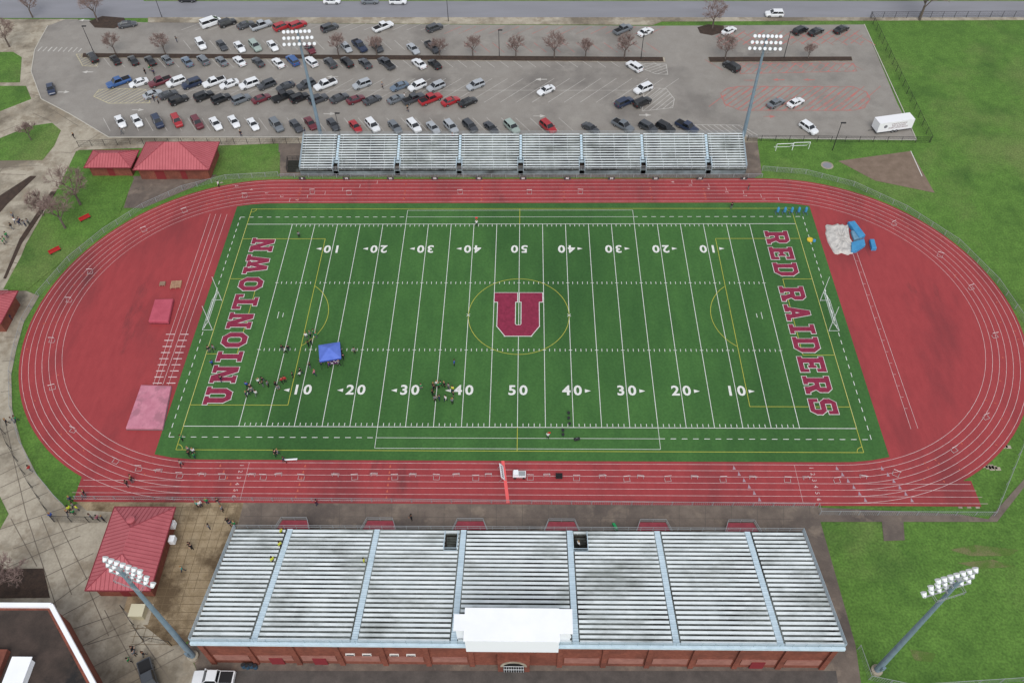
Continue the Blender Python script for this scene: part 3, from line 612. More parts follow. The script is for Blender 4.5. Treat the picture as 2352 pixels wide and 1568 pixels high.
for i,(u,v,sc) in enumerate(((266,124,1.05),(380,124,1.05),(778,128,1.1),(866,129,1.0),(1010,130,1.0),(1086,130,1.05),(1185,131,1.05),(1273,134,1.25),(1345,132,1.0),(1434,134,1.2))):
    tree(u,v,sc,'bare reddish tree on the long parking median, %s'%nth(i),i%3)
tree(1665,137,1.2,'bare tree on the short right median, left one',1); tree(1856,135,.8,'smaller bare tree on the short right median, right one',2)
for u,v,sc,t,l in ((75,40,.9,4,'bare tree at the top left corner beside the street'),(225,50,1.0,4,'bare tree standing in the dark planting bed at top left'),(1636,66,1.0,4,'bare tree in the round bed at the top of the lot'),(2112,46,1.25,3,'large spreading bare tree beside the street above the right lawn'),(22,108,1.0,4,'bare reddish tree at the left edge above the lawns'),
    (185,470,1.15,4,'pale bare tree on the grass below the small red roofed shed'),(150,524,1.05,4,'bare tree on the grass left of the track, nearer the red benches'),(100,495,1.1,0,'small bare tree beside the walkway left of the track'),(38,1352,1.4,1,'bare shrubby tree in the bed at lower left'),(72,322,.9,2,'small bare tree on the rounded lawn at left')): tree(u,v,sc,l,t)
# ---------------------------------------------------------------- vehicles
PC={'white':(228,230,232),'black':(30,31,34),'dark grey':(66,69,74),'grey':(108,114,120),'silver':(168,173,178),'red':(166,36,44),'maroon':(104,38,50),'dark blue':(38,50,76),'blue':(44,86,144),'pale green':(156,172,164),'blue grey':(100,116,134)}
def paint(c): return mat('car_paint_'+c.replace(' ','_'),PC[c],rough=.28,spec=.5,coat=.5)
def hull(st):
    b=MB(); vs=[]
    for x,w,zb,zt_ in st:
        zm=zb+(zt_-zb)*.6; vs+=[(x,-w*.93,zb),(x,-w,zm),(x,-w*.9,zt_),(x,0,zt_+.03),(x,w*.9,zt_),(x,w,zm),(x,w*.93,zb)]
    n=len(st); fs=[(k*7+i,(k+1)*7+i,(k+1)*7+(i+1)%7,k*7+(i+1)%7) for k in range(n-1) for i in range(7)]+[tuple(range(7)),tuple(range(n*7-1,n*7-8,-1))]
    b.add(vs,[f[::-1] for f in fs]); return b
def frust(b,x0,x1,w,z,X0,X1,W_,Z,m=0):
    b.add([(x0,-w,z),(x1,-w,z),(x1,w,z),(x0,w,z),(X0,-W_,Z),(X1,-W_,Z),(X1,W_,Z),(X0,W_,Z)],[(3,2,1,0),(4,5,6,7),(0,1,5,4),(1,2,6,5),(2,3,7,6),(3,0,4,7)],m)
KD={'sedan':dict(st=[(-2.4,.7,.38,.8),(-2.3,.86,.28,.98),(-1.7,.92,.24,1.02),(-.9,.93,.22,.98),(1.0,.93,.22,.97),(1.7,.91,.24,.88),(2.25,.82,.28,.74),(2.4,.6,.35,.58)],gh=(-1.75,1.05,.84,.97,-1.05,.25,.62,1.43),L=2.4,wb=1.42),
'suv':dict(st=[(-2.38,.8,.42,1.0),(-2.3,.92,.32,1.12),(-1.5,.96,.28,1.12),(1.0,.96,.28,1.1),(1.7,.94,.3,1.04),(2.2,.88,.32,.95),(2.36,.7,.4,.75)],gh=(-2.25,1.1,.88,1.1,-1.95,.4,.7,1.7),L=2.38,wb=1.42),
'pickup':dict(st=[(-2.9,.92,.5,1.1),(-2.8,.98,.42,1.12),(1.1,.98,.38,1.14),(1.9,.97,.4,1.12),(2.7,.93,.42,1.02),(2.85,.8,.48,.85)],gh=(-.85,1.35,.88,1.12,-.65,.65,.72,1.85),L=2.87,wb=1.8),
'van':dict(st=[(-2.8,.9,.4,1.3),(-2.7,1.0,.32,1.5),(1.5,1.0,.3,1.45),(2.3,.96,.32,1.1),(2.7,.85,.38,.9)],gh=(-2.7,2.0,.96,1.35,-2.55,.9,.84,2.1),L=2.75,wb=1.7)}
KM={}
wm=MB(); R90=Matrix.Rotation(math.pi/2,4,'X'); wm.lathe([(.36,-.12),(.36,.12)],14,0,R90); WHEEL=wm.mesh('wheel',Mtyre)
wm=MB(); wm.lathe([(.23,-.13),(.23,.13)],10,0,R90); RIM=wm.mesh('rim',Mrim)
Mhl=mat('headlight_lens',(220,224,226),rough=.15); Mtl=mat('tail_light_lens',(140,20,24),rough=.3)
for k,d in KD.items():
    b=hull(d['st']); g=d['gh']
    frust(b,g[4]-.04,g[5]+.04,g[6]+.04,g[7]-.02,g[4],g[5],g[6]-.03,g[7]+.05)
    for s in (-1,1):
        for t in (0,1,.5) if k!='pickup' else (0,1):
            bx=g[0]+(g[1]-g[0])*t; tx=g[4]+(g[5]-g[4])*t; b.tube((bx,s*(g[2]+.005),g[3]-.02),(tx,s*(g[6]+.01),g[7]),.05,n=4)
        b.box(g[1]-.25,g[1]-.05,s*(g[2]+.08),s*(g[2]+.22),g[3],g[3]+.14)
    body=b.mesh('body',Mlamp)
    b=MB(); frust(b,*g); win=b.mesh('window',Mglass)
    bx=None
    if k=='pickup':
        b=MB(); b.box(-2.72,-.95,-.78,.78,1.145,1.16); bx=b.mesh('cargo_bed',mat('bed_liner',(38,38,40)))
    x=d['L']; s0=d['st'][-1]; s1=d['st'][0]
    b=MB(); b.box(x-.35,x-.1,.42,.76,s0[3]-.06,s0[3]+.1); h=b.mesh('headlight',Mhl); b=MB(); b.box(x-.35,x-.1,-.76,-.42,s0[3]-.06,s0[3]+.1); h2=b.mesh('headlight',Mhl)
    b=MB(); b.box(-x-.02,-x+.15,.5,.82,s1[3]-.2,s1[3]-.02); t=b.mesh('tail_light',Mtl); b=MB(); b.box(-x-.02,-x+.15,-.82,-.5,s1[3]-.2,s1[3]-.02); t2=b.mesh('tail_light',Mtl)
    KM[k]=(body,win,bx,(h,h2,t,t2),d['wb'])
def car(u,v,kind,col,ang,label,group):
    g=G(u,v,.8); r=thing('parked_car' if kind not in('pickup','van') else ('pickup_truck' if kind=='pickup' else 'white_van'),label,{'sedan':'car','suv':'suv','pickup':'pickup truck','van':'van'}[kind],(g.x,g.y,.04),math.radians(ang+random.uniform(-2,2)),group)
    body,win,bx,ls,wb=KM[kind]; o=obj('body',body,r); o.material_slots[0].link='OBJECT'; o.material_slots[0].material=paint(col)
    obj('window',win,r)
    if bx: obj('cargo_bed',bx,r)
    for l in ls: obj(l.name.split('.')[0],l,r)
    for sx_ in (-wb,wb):
        for sy_ in (-.82,.82): w_=obj('wheel',WHEEL,r,loc=(sx_,sy_,.36)); obj('rim',RIM,w_)
    s=random.uniform(.93,.99) if kind=='sedan' else random.uniform(.95,1.01)
    r.scale=(s,s,s*random.uniform(.97,1.03))
S,U,P_,V='sedan','suv','pickup','van'
ROWS=[('the row beside the street','cars in the row beside the street',38,[(485,52,V,'white'),(522,52,U,'black'),(564,56,S,'dark grey'),(600,58,P_,'silver'),(648,60,U,'red'),(684,57,U,'red'),(757,63,U,'dark grey'),(880,61,P_,'white'),(998,63,U,'dark grey'),(1431,67,P_,'grey'),(1483,72,S,'white'),(1675,69,S,'white'),(1839,69,U,'black'),(1875,71,S,'black'),(1933,66,S,'black')]),
('the row above the median','cars in the row above the median',-57,[(461,101,U,'white'),(509,103,S,'dark grey'),(550,107,S,'white'),(586,105,U,'pale green'),(626,104,S,'white'),(711,110,S,'maroon'),(795,107,S,'silver'),(826,105,P_,'dark blue'),(866,107,U,'dark grey'),(949,111,S,'silver'),(993,108,P_,'dark grey')]),
('the row just below the median','cars in the row just below the median',128,[(212,131,U,'black'),(264,136,S,'black'),(305,137,S,'black'),(344,138,S,'black'),(383,136,S,'grey'),(429,140,S,'blue grey'),(466,137,U,'grey'),(508,139,S,'grey'),(549,139,S,'white'),(592,141,S,'dark grey'),(638,143,S,'white'),(672,138,U,'blue'),(714,141,U,'white'),(758,144,U,'dark grey'),(796,142,U,'black'),(838,144,S,'dark grey'),(887,145,P_,'dark grey'),(962,145,S,'white'),(998,146,S,'black'),(1457,152,U,'white'),(1680,152,U,'black')]),
('the upper half of the double row','cars in the upper half of the double row',215,[(272,188,P_,'blue'),(318,189,S,'white'),(367,187,P_,'maroon'),(404,188,U,'white'),(440,192,U,'dark blue'),(491,188,P_,'white'),(526,192,S,'white'),(572,193,U,'white'),(612,194,U,'dark grey'),(655,197,S,'dark grey'),(703,194,U,'dark grey'),(747,194,P_,'white'),(831,193,U,'silver'),(917,197,S,'blue grey'),(958,197,U,'white'),(1001,198,U,'silver'),(1092,195,U,'silver'),(1254,206,S,'white'),(1477,203,U,'white')]),
('the lower half of the double row','cars in the lower half of the double row',37,[(350,215,S,'silver'),(386,216,S,'dark grey'),(410,229,U,'black'),(468,220,U,'black'),(508,226,U,'black'),(554,227,U,'grey'),(600,225,S,'maroon'),(650,221,P_,'black'),(688,224,U,'black'),(731,227,U,'dark grey'),(779,224,S,'dark grey'),(817,227,S,'maroon'),(855,228,S,'dark grey'),(910,226,S,'grey'),(950,226,P_,'dark grey'),(989,227,P_,'red'),(1035,231,S,'red'),(1075,233,S,'black'),(1434,234,U,'dark blue'),(1476,234,U,'black'),(1783,235,S,'grey'),(1828,234,S,'white')]),
('the row behind the far bleachers','cars in the row behind the far bleachers',-57,[(276,278,S,'white'),(314,276,S,'white'),(362,279,U,'dark blue'),(406,277,U,'red'),(453,281,U,'maroon'),(495,283,S,'white'),(537,278,S,'white'),(581,284,S,'white'),(635,287,U,'grey'),(680,288,S,'dark grey'),(713,282,S,'maroon'),(765,285,S,'dark grey'),(816,289,S,'red'),(856,288,U,'white'),(907,290,S,'grey'),(951,289,U,'white'),(995,292,S,'silver'),(1036,291,U,'silver'),(1080,289,U,'dark grey'),(1128,292,S,'dark grey'),(1176,291,U,'pale green'),(1259,291,U,'red'),(1357,293,S,'dark grey'),(1431,288,P_,'grey'),(1489,292,U,'dark grey'),(1529,292,U,'black'),(1578,291,P_,'dark blue'),(1858,293,U,'white')])]
for where,grp,ang,L in ROWS:
    for i,(u,v,k,c) in enumerate(L):
        a=ang
        if u in (1431,1489,1578,1529,1357) and ang==-57: a=-45
        nb_=L[i-1] if i else L[1]; lab='%s %s, %s in %s'%(c,k,nth(i),where); ex=' by a '+nb_[3]+' '+nb_[2]
        if len((lab+ex).split())<=16: lab+=ex
        car(u,v,k,c,a,lab,grp)
car(116,203,S,'dark blue',-65,'dark blue sedan alone on the curved drive at the left end of the lot',None)
car(292,55,S,'dark grey',20,'dark sedan alone beside the planting bed at top left',None)
car(1779,31,U,'white',178,'white suv driving on the street above the right side of the lot',None)
for u,v,k,c,l in ((762,1,S,'white','white car cut by the top edge, second of four kerbside cars'),(849,1,S,'grey','grey car cut by the top edge, third of four kerbside cars'),(914,2,U,'white','white suv cut by the top edge, rightmost of four kerbside cars'),(430,-3,S,'black','dark car cut by the top edge, leftmost of four kerbside cars')): car(u,v,k,c,0,l,None)
car(342,1560,P_,'dark grey',-60,'dark pickup truck cut by the bottom edge left of the grandstand',None)
car(490,1556,P_,'white',180,'white truck with black bed at the rear left corner of the grandstand',None)
a,c=G(2012,310),G(2092,299); an=math.atan2(c.y-a.y,c.x-a.x); L=(c-a).length; t=thing('cargo_trailer','white enclosed trailer with maroon lettering at lower right of the parking lot','trailer',tuple(a),an)
b=MB(); b.box(0,L,0,2.5,.55,2.9); b.build('body',mat('trailer_white',(232,232,234),rough=.4),t)
b=MB(); b.box(-.05,L+.05,-.03,2.53,.45,.56); b.build('chassis',Mdark,t)
for x in (L*.45,L*.45+.9):
    for y in (.05,2.4): w_=obj('wheel',WHEEL,t,loc=(x,y,.36)); obj('rim',RIM,w_)
b=MB(); b.tube((0,1.25,.5),(-1.4,1.25,.5),.06); b.build('tow_bar',Mdark,t)
for i,s in enumerate(('UNIONTOWN','RED RAIDERS','MARCHING BAND')):
    o=obj('lettering',textmesh(s,.55,mat('lettering_maroon',(110,50,60)),0),t,loc=(L*.58,-.01,2.3-i*.5)); o.rotation_euler=(math.pi/2,0,0)
b=MB(); b.lathe([(.4,0),(.4,.02)],12,0,Matrix.Translation((L*.2,-.01,1.9))@R90); b.build('emblem',mat('emblem_grey',(120,120,126)),t)
# ---------------------------------------------------------------- field furniture
def frame(root,name,segs_,r,m):
    b=MB()
    for a,c in segs_: b.tube(a,c,r,n=5)
    return b.build(name,m,root)
for s,l in ((-1,'left end zone goal with white uprights and netted soccer frame'),(1,'right end zone goal with white uprights and netted soccer frame')):
    r=thing('goal_post',l,'goal',(s*(Xe+.25),0,.08)); Mg=mat('goal_white',(220,222,222))
    for y in (-3.55,3.55): frame(r,'upright',[((0,y,0),(0,y,6.3))],.05,Mg)
    frame(r,'crossbar',[((0,-3.55,3.05),(0,3.55,3.05))],.06,Mg)
    frame(r,'soccer_frame',[((0,-3.66,2.44),(0,3.66,2.44)),((0,-3.66,0),(0,-3.66,2.44)),((0,3.66,0),(0,3.66,2.44)),((0,-3.66,2.44),(s*1.8,-3.66,.1)),((0,3.66,2.44),(s*1.8,3.66,.1)),((s*1.8,-3.66,.1),(s*1.8,3.66,.1)),((0,-3.66,.1),(s*1.8,-3.66,.1)),((0,3.66,.1),(s*1.8,3.66,.1))],.035,Mg)
    b=MB()
    for i in range(17): y=-3.66+7.32*i/16; b.tube((0,y,2.4),(s*1.8,y,.1),.006,n=3)
    for i in range(8): q=i/8; b.tube((s*1.8*q,-3.66,2.44*(1-q)),(s*1.8*q,3.66,2.44*(1-q)),.006,n=3)
    b.build('net',Mg,r)
def hurdle_mesh():
    Mh2=mat('hurdle_grey',(190,180,180))
    b=MB(); b.box(-.55,.55,-.02,.02,.7,.77); cb=b.mesh('crossbar',mat('hurdle_white',(226,220,220)))
    b=MB(); b.tube((0,0,.05),(0,0,.75),.02,n=5); up=b.mesh('upright',Mgrey)
    b=MB(); b.box(-.025,.025,-.6,.05,.01,.06); ft=b.mesh('foot',Mh2); b=MB(); b.box(-.5,.5,-.6,-.56,.02,.06); br=b.mesh('base_bar',Mh2); return cb,up,ft,br
HM=hurdle_mesh()
def hurdle(u,v,lab,grp,rz):
    r=thing('hurdle',lab,'hurdle',tuple(G(u,v+4,.065)),rz,grp); obj('crossbar',HM[0],r); obj('base_bar',HM[3],r)
    for x in (-.47,.47): obj('upright',HM[1],r,loc=(x,0,0)); obj('foot',HM[2],r,loc=(x,0,0))
for i,(u,v) in enumerate([(320,1070),(364,1080),(414,1086),(464,1089),(512,1089),(578,1090),(606,1090),(640,1089),(693,1090),(770,1090),(815,1090),(859,1089),(907,1090),(948,1090),(1003,1090),(1048,1090),(1093,1092),(1122,1090),(1218,1091),(1256,1091),(1324,1092),(1384,1093),(1439,1094),(1471,1094),(1533,1094),(1595,1095),(1660,1095),(1729,1096),(1808,1096),(1853,1097),(1921,1097),(1983,1094)]):
    hurdle(u,v,'white hurdle on the near straight, %s'%nth(i),'hurdles on the near straight',random.uniform(-.15,.15)+(math.pi if i%2 else 0))
for i,(u,v) in enumerate([(563,446),(718,437),(802,440),(1057,438),(1216,438),(1333,437)]): hurdle(u,v,'white hurdle on the far straight, %s'%nth(i),'hurdles on the far straight',random.uniform(-.1,.1))
for i,(u,v) in enumerate([(424,480),(331,524),(208,620),(160,685),(121,777),(121,885),(170,982),(268,1053)]): hurdle(u,v,'white hurdle on the left bend, %s going down the picture'%('first' if i==0 else ordn(i)),'hurdles on the left bend',random.uniform(-.6,.6))
for i,(u,v) in enumerate([(2051,510),(2159,582),(2228,656),(2283,766),(2262,952),(2189,1027),(2058,1082)]): hurdle(u,v,'white hurdle on the right bend, %s going down the picture'%('first' if i==0 else ordn(i)),'hurdles on the right bend',random.uniform(-.6,.6))
g=G(758,806,2.2); t=thing('canopy_tent','blue pop-up canopy tent on the left side of the field','tent',(g.x,g.y-.2,.09),math.radians(12))
w=1.85; Mtent=mat('tent_blue',(98,122,206),(86,110,194),1)
E=[(-w,-w,2.2),(w,-w,2.2),(w,w,2.2),(-w,w,2.2),(0,0,3.3)]; b=MB(); b.add(E,[(0,1,4),(1,2,4),(2,3,4),(3,0,4)]); b.build('canopy',Mtent,t)
b=MB()
for i in range(4):
    a=Vector(E[i]);c=Vector(E[(i+1)%4]); z=Vector((0,0,-.3)); b.add([a,c,c+z,a+z],[(0,1,2,3)])
b.build('valance',mat('tent_blue_dark',(60,76,160)),t)
for q in E[:4]: frame(t,'leg',[((q[0],q[1],0),q)],.03,Mdark)
def table(u,v,lab,rz=0,col=(60,50,90)):
    r=thing('folding_table',lab,'table',tuple(G(u,v,.09)),rz); b=MB(); b.box(-.9,.9,-.38,.38,.72,.76); b.build('tabletop',mat('table_cover_%d'%col[0],col),r)
    for x in (-.8,.8):
        for y in (-.3,.3): frame(r,'leg',[((x,y,0),(x,y,.72))],.02,Mgrey)
    b=MB()
    for k in range(7): x=-.8+k*.22;y=random.uniform(-.3,.2); b.box(x,x+.14,y,y+.12,.761,.761+random.uniform(.05,.25))
    b.build('table_items',Mlamp,r)
table(770,838,'table with dark cover in front of the blue canopy tent',.15,(90,50,90)); table(745,828,'table under the blue canopy tent with equipment',1.4,(50,50,60))
def mats(label,P,h,m,m2=None,rough=0):
    Q=[G(*q,h) for q in P]; c=sum(Q,Vector())/len(Q); r=thing('landing_mat' if not rough else 'tarpaulin',label,'mat' if not rough else 'tarpaulin',(c.x,c.y,.055))
    b=MB(); pts=[(q-c).xy for q in Q]
    if area(pts)<0: pts=pts[::-1]
    if rough:
        rnd=random.Random(5); E_=[]
        for i in range(len(pts)):
            for k in range(4): E_.append(pts[i].lerp(pts[(i+1)%len(pts)],k/4)*rnd.uniform(.93,1.06))
        n=len(E_); lv=[(1.05,0),(1.0,.35),(.86,.8),(.65,.7),(.42,1.0),(.2,.75)]; vs=[]
        for sc_,zz in lv: vs+=[(*(q*sc_),h*zz*rnd.uniform(.55,1.25) if zz else 0) for q in E_]
        vs.append((0,0,h)); b.add(vs,[(k*n+i,k*n+(i+1)%n,(k+1)*n+(i+1)%n,(k+1)*n+i) for k in range(len(lv)-1) for i in range(n)]+[((len(lv)-1)*n+i,(len(lv)-1)*n+(i+1)%n,len(vs)-1) for i in range(n)])
        b.build('sheet',m,r); return r
    b.prism(pts,0,h*.9); n=len(pts); b.add([(*q,h*.9) for q in pts]+[(*(q*.93),h) for q in pts],[(i,(i+1)%n,n+(i+1)%n,n+i) for i in range(n)]+[tuple(range(n,2*n))]); b.build('cushion',m,r)
    if m2: b=MB(); b.prism([q*1.015 for q in pts],0.0,h*.3); b.build('base_pad',m2,r)
    return r
Mpm=mat('mat_pink',(202,136,152),(184,116,134),.8,c3=(168,112,126),s3=.5,lo3=.5,hi3=.6); Mbm=mat('mat_blue',(76,148,192),(60,130,178),1); Mrm=mat('mat_red',(188,88,104),(172,76,92),.6)
mats('large faded pink landing mat at the left end below the runway',[(324,884),(393,886),(373,984),(289,983)],.5,Mpm,mat('pad_grey',(120,104,108)))
mats('dusty red box shaped landing mat in the left infield',[(356,687),(397,686),(386,738),(341,737)],.8,Mrm,mat('pad_dark_red',(120,50,60)))
mats('grey tarpaulin heaped over a mat in the right infield beside blue mats',[(1897,514),(1925,511),(1948,514),(1955,545),(1968,572),(1948,578),(1920,576),(1905,552)],.6,mat('tarp_grey',(206,202,196),(176,172,168),1.2,bump=.5),rough=1)
mats('long blue mat leaning beside the grey tarpaulin in the right infield',[(1948,509),(1963,507),(1988,540),(1974,545)],.8,Mbm)
mats('blue and grey block mat between the tarpaulin and the blue mat',[(1955,530),(1972,528),(1980,545),(1962,550)],.6,mat('mat_blue_grey',(120,164,190),(100,136,160),1))
mats('square blue mat at the lower end of the pile in the right infield',[(1956,556),(1985,548),(1988,562),(1968,575),(1956,576)],.7,Mbm)
mats('small blue pad standing alone right of the mat pile',[(1998,549),(2008,549),(2014,570),(2003,570)],.7,Mbm)
mats('green folded mat on the forecourt near the right grandstand stairwell',[(1406,1200),(1412,1200),(1420,1214),(1413,1214)],.5,mat('mat_green',(40,150,90)))
def pallet(u,v,l,s,m):
    r=thing('pallet',l,'pallet',tuple(G(u,v,.055)),.1); b=MB()
    for k in range(7): b.box(-s,s,-s+k*s*2/7,-s+(k+.7)*s*2/7,.3,.34)
    b.build('top_slats',m,r); b=MB()
    for x in (-s,-.06,s-.12): b.box(x,x+.12,-s,s,0,.3)
    b.build('bearers',m,r)
pallet(405,655,'wooden pallet stack in the left infield above the red mat',.95,mat('pallet_wood',(186,150,122),(158,122,96),2)); pallet(374,653,'small grey wooden cover beside the pallet in the left infield',.5,mat('old_wood',(150,124,106)))
for i,u in enumerate((1785,1801,1817,1833,1849)):
    r=thing('blocking_sled','blue padded blocking sled at the top right of the field, %s'%nth(i),'sled',tuple(G(u,490,.09)),0,'blue blocking sleds')
    frame(r,'frame',[((-.35,-.6,.08),(-.35,.6,.08)),((.35,-.6,.08),(.35,.6,.08)),((-.35,.2,.08),(.35,.2,.08)),((0,.2,.08),(0,.1,.9))],.05,mat('sled_steel',(90,110,130)))
    b=MB(); b.lathe([(.14,.4),(.26,.5),(.28,1.2),(.2,1.5)],10); b.build('pad',Mbm,r)
r=thing('training_pads','yellow and blue training pads on the grass beside the right end line','training pads',tuple(G(1860,552,.09))); b=MB(); b.lathe([(.35,0),(.6,.05),(.6,.3),(.35,.35)],14); b.build('ring_pad',mat('pad_yellow',(214,184,60)),r); b=MB(); b.lathe([(.2,.0),(.28,.1),(.28,.5),(.15,.55)],10,0,Matrix.Translation((.7,-.4,0))); b.build('roll_pad',Mbm,r)
for u,v,l in ((197,505,'red bench on the grass left of the track, upper one'),(128,580,'red bench on the grass left of the track, lower one')):
    r=thing('park_bench',l,'bench',tuple(G(u,v,.06)),.75); Mrb=mat('bench_red',(176,34,44))
    b=MB(); b.box(-1.1,1.1,-.25,.2,.42,.48); b.build('seat',Mrb,r); b=MB(); b.box(-1.1,1.1,.24,.3,.5,.95); b.build('backrest',Mrb,r)
    for x in (-.9,.9): b=MB(); b.box(x-.05,x+.05,-.2,.25,0,.42); b.build('leg',Mdark,r)
for u,v,l in ((1800,346,'small white portable goal frame left of its twin below the lot fence'),(1838,343,'small white portable goal frame right of its twin below the lot fence')):
    r=thing('portable_goal',l,'goal',tuple(G(u,v)),.05); w=1.8
    frame(r,'front_frame',[((-w,0,0),(-w,0,1.8)),((w,0,0),(w,0,1.8)),((-w,0,1.8),(w,0,1.8))],.06,Mlamp); frame(r,'back_frame',[((-w,0,1.8),(-w,1.3,0)),((w,0,1.8),(w,1.3,0)),((-w,1.3,0),(w,1.3,0))],.05,Mlamp)
b=MB(); g=G(1900,380); b.lathe([(1.3,0),(1.3,.03)],24,0,Matrix.Translation((g.x,g.y,-.02))); b.build('throwing_circle',Mconc,kind='structure')
b=MB(); b.lathe([(.95,0),(.95,.03)],24,0,Matrix.Translation((g.x,g.y,-.01))); b.build('throwing_circle_inner',Mstreet,kind='structure')
g=G(1158,1088,.07); r=thing('finish_banner','narrow white banner leaning on the finish line of the near straight','banner',tuple(g),math.radians(98))
b=MB(); b.add([(-1.3,0,.3),(1.3,0,.3),(1.3,.55,1.25),(-1.3,.55,1.25),(-1.3,.06,.27),(1.3,.06,.27),(1.3,.61,1.22),(-1.3,.61,1.22)],[(0,1,2,3),(7,6,5,4),(0,4,5,1),(1,5,6,2),(2,6,7,3),(3,7,4,0)]); b.build('panel',Mlamp,r)
for x in (-1.2,1.2): frame(r,'support',[((x,-.3,.0),(x,.3,.75)),((x,.9,0),(x,.3,.75))],.03,Mgrey)
for i in range(6):
    b=MB(); x=-1.0+i*.36; b.add([(x,.17,.62),(x+.2,.17,.62),(x+.2,.38,.98),(x,.38,.98)],[(0,1,2,3)]); b.build('printed_mark',Mdark,r)
g=G(1193,1093,.07); r=thing('utility_cart','white utility cart beside the finish banner on the near straight','cart',tuple(g),0)
b=MB(); b.box(-1.0,1.0,-.5,.5,.35,.75); b.box(-.9,-.2,-.45,.45,.75,1.15); b.build('body',Mlamp,r); b=MB(); b.box(-.1,.9,-.4,.4,.76,.8); b.build('tray',Mgrey,r)
for x in (-.7,.7):
    for y in (-.5,.5): o=obj('wheel',WHEEL,r,loc=(x,y,.22)); o.scale=(.6,.6,.6)
r=thing('equipment_case','black equipment case on the near straight right of the utility cart','case',tuple(G(1284,1095,.07)),0); b=MB(); b.box(-.5,.5,-.35,.35,.05,.5); b.build('case',Mdark,r); b=MB(); b.box(-.52,.52,-.37,.37,.5,.58); b.build('lid',Mtyre,r)
r=thing('bench_plank','narrow white bench at the edge of the turf above the near straight','bench',tuple(G(668,1058,.07)),.08); b=MB(); b.box(-1.1,1.1,-.14,.14,.4,.45); b.build('seat',Mlamp,r)
for x in (-.9,.9): b=MB(); b.box(x-.03,x+.03,-.12,.12,0,.4); b.build('leg',Mgrey,r)
for i,(u,v) in enumerate(((1306,950),(1306,962),(1308,975),(1293,990),(1293,1000))):
    r=thing('ball_bucket','small dark green bucket near the fifty yard line, %s going down'%('first' if i==0 else ordn(i)),'bucket',tuple(G(u,v,.09)),0,'small buckets by the near sideline'); b=MB(); b.lathe([(.18,0),(.24,.4)],10); b.build('pail',mat('bucket_green',(50,74,60)),r); b=MB(); b.lathe([(.25,.4),(.25,.44)],10); b.build('rim_band',Mdark,r)
g=G(1325,1010,.09); r=thing('gear_bag','dark gear bag lying on the turf near the near sideline','bag',tuple(g),.3); b=MB(); b.lathe([(.1,-.5),(.25,-.45),(.27,.45),(.1,.5)],10,0,Matrix.Translation((0,0,.27))@Matrix.Rotation(math.pi/2,4,'Y')); b.build('bag_body',Mdark,r); frame(r,'strap',[((-.2,0,.5),(0,0,.62)),((0,0,.62),(.2,0,.5))],.02,Mgrey)
g=G(318,1405,.8); r=thing('equipment_box','beige electrical cabinet behind the concession building','cabinet',(g.x,g.y,.04)); b=MB(); b.box(-.9,.9,-.8,.8,0,1.4); b.build('cabinet',mat('beige',(188,180,150)),r); b=MB(); b.box(-1.0,1.0,-.9,.9,1.4,1.5); b.build('lid',mat('beige_light',(206,200,172)),r); b=MB(); b.box(-1.5,1.5,-1.5,1.5,0,.05); b.build('base_pad',Mconc,r)
for i,u in enumerate((561,570,579,588)):
    r=thing('barrel','dark blue barrel against the grandstand back wall, %s'%nth(i),'barrel',tuple(G(u,1531+2*(i%2),.06)),0,'barrels at the grandstand wall'); b=MB(); b.lathe([(.27,0),(.3,.3),(.3,.6),(.27,.88)],12); b.build('drum',mat('barrel_blue',(50,76,96)),r); b=MB(); b.lathe([(.25,.885),(.25,.9)],12); b.build('lid',Mdark,r)
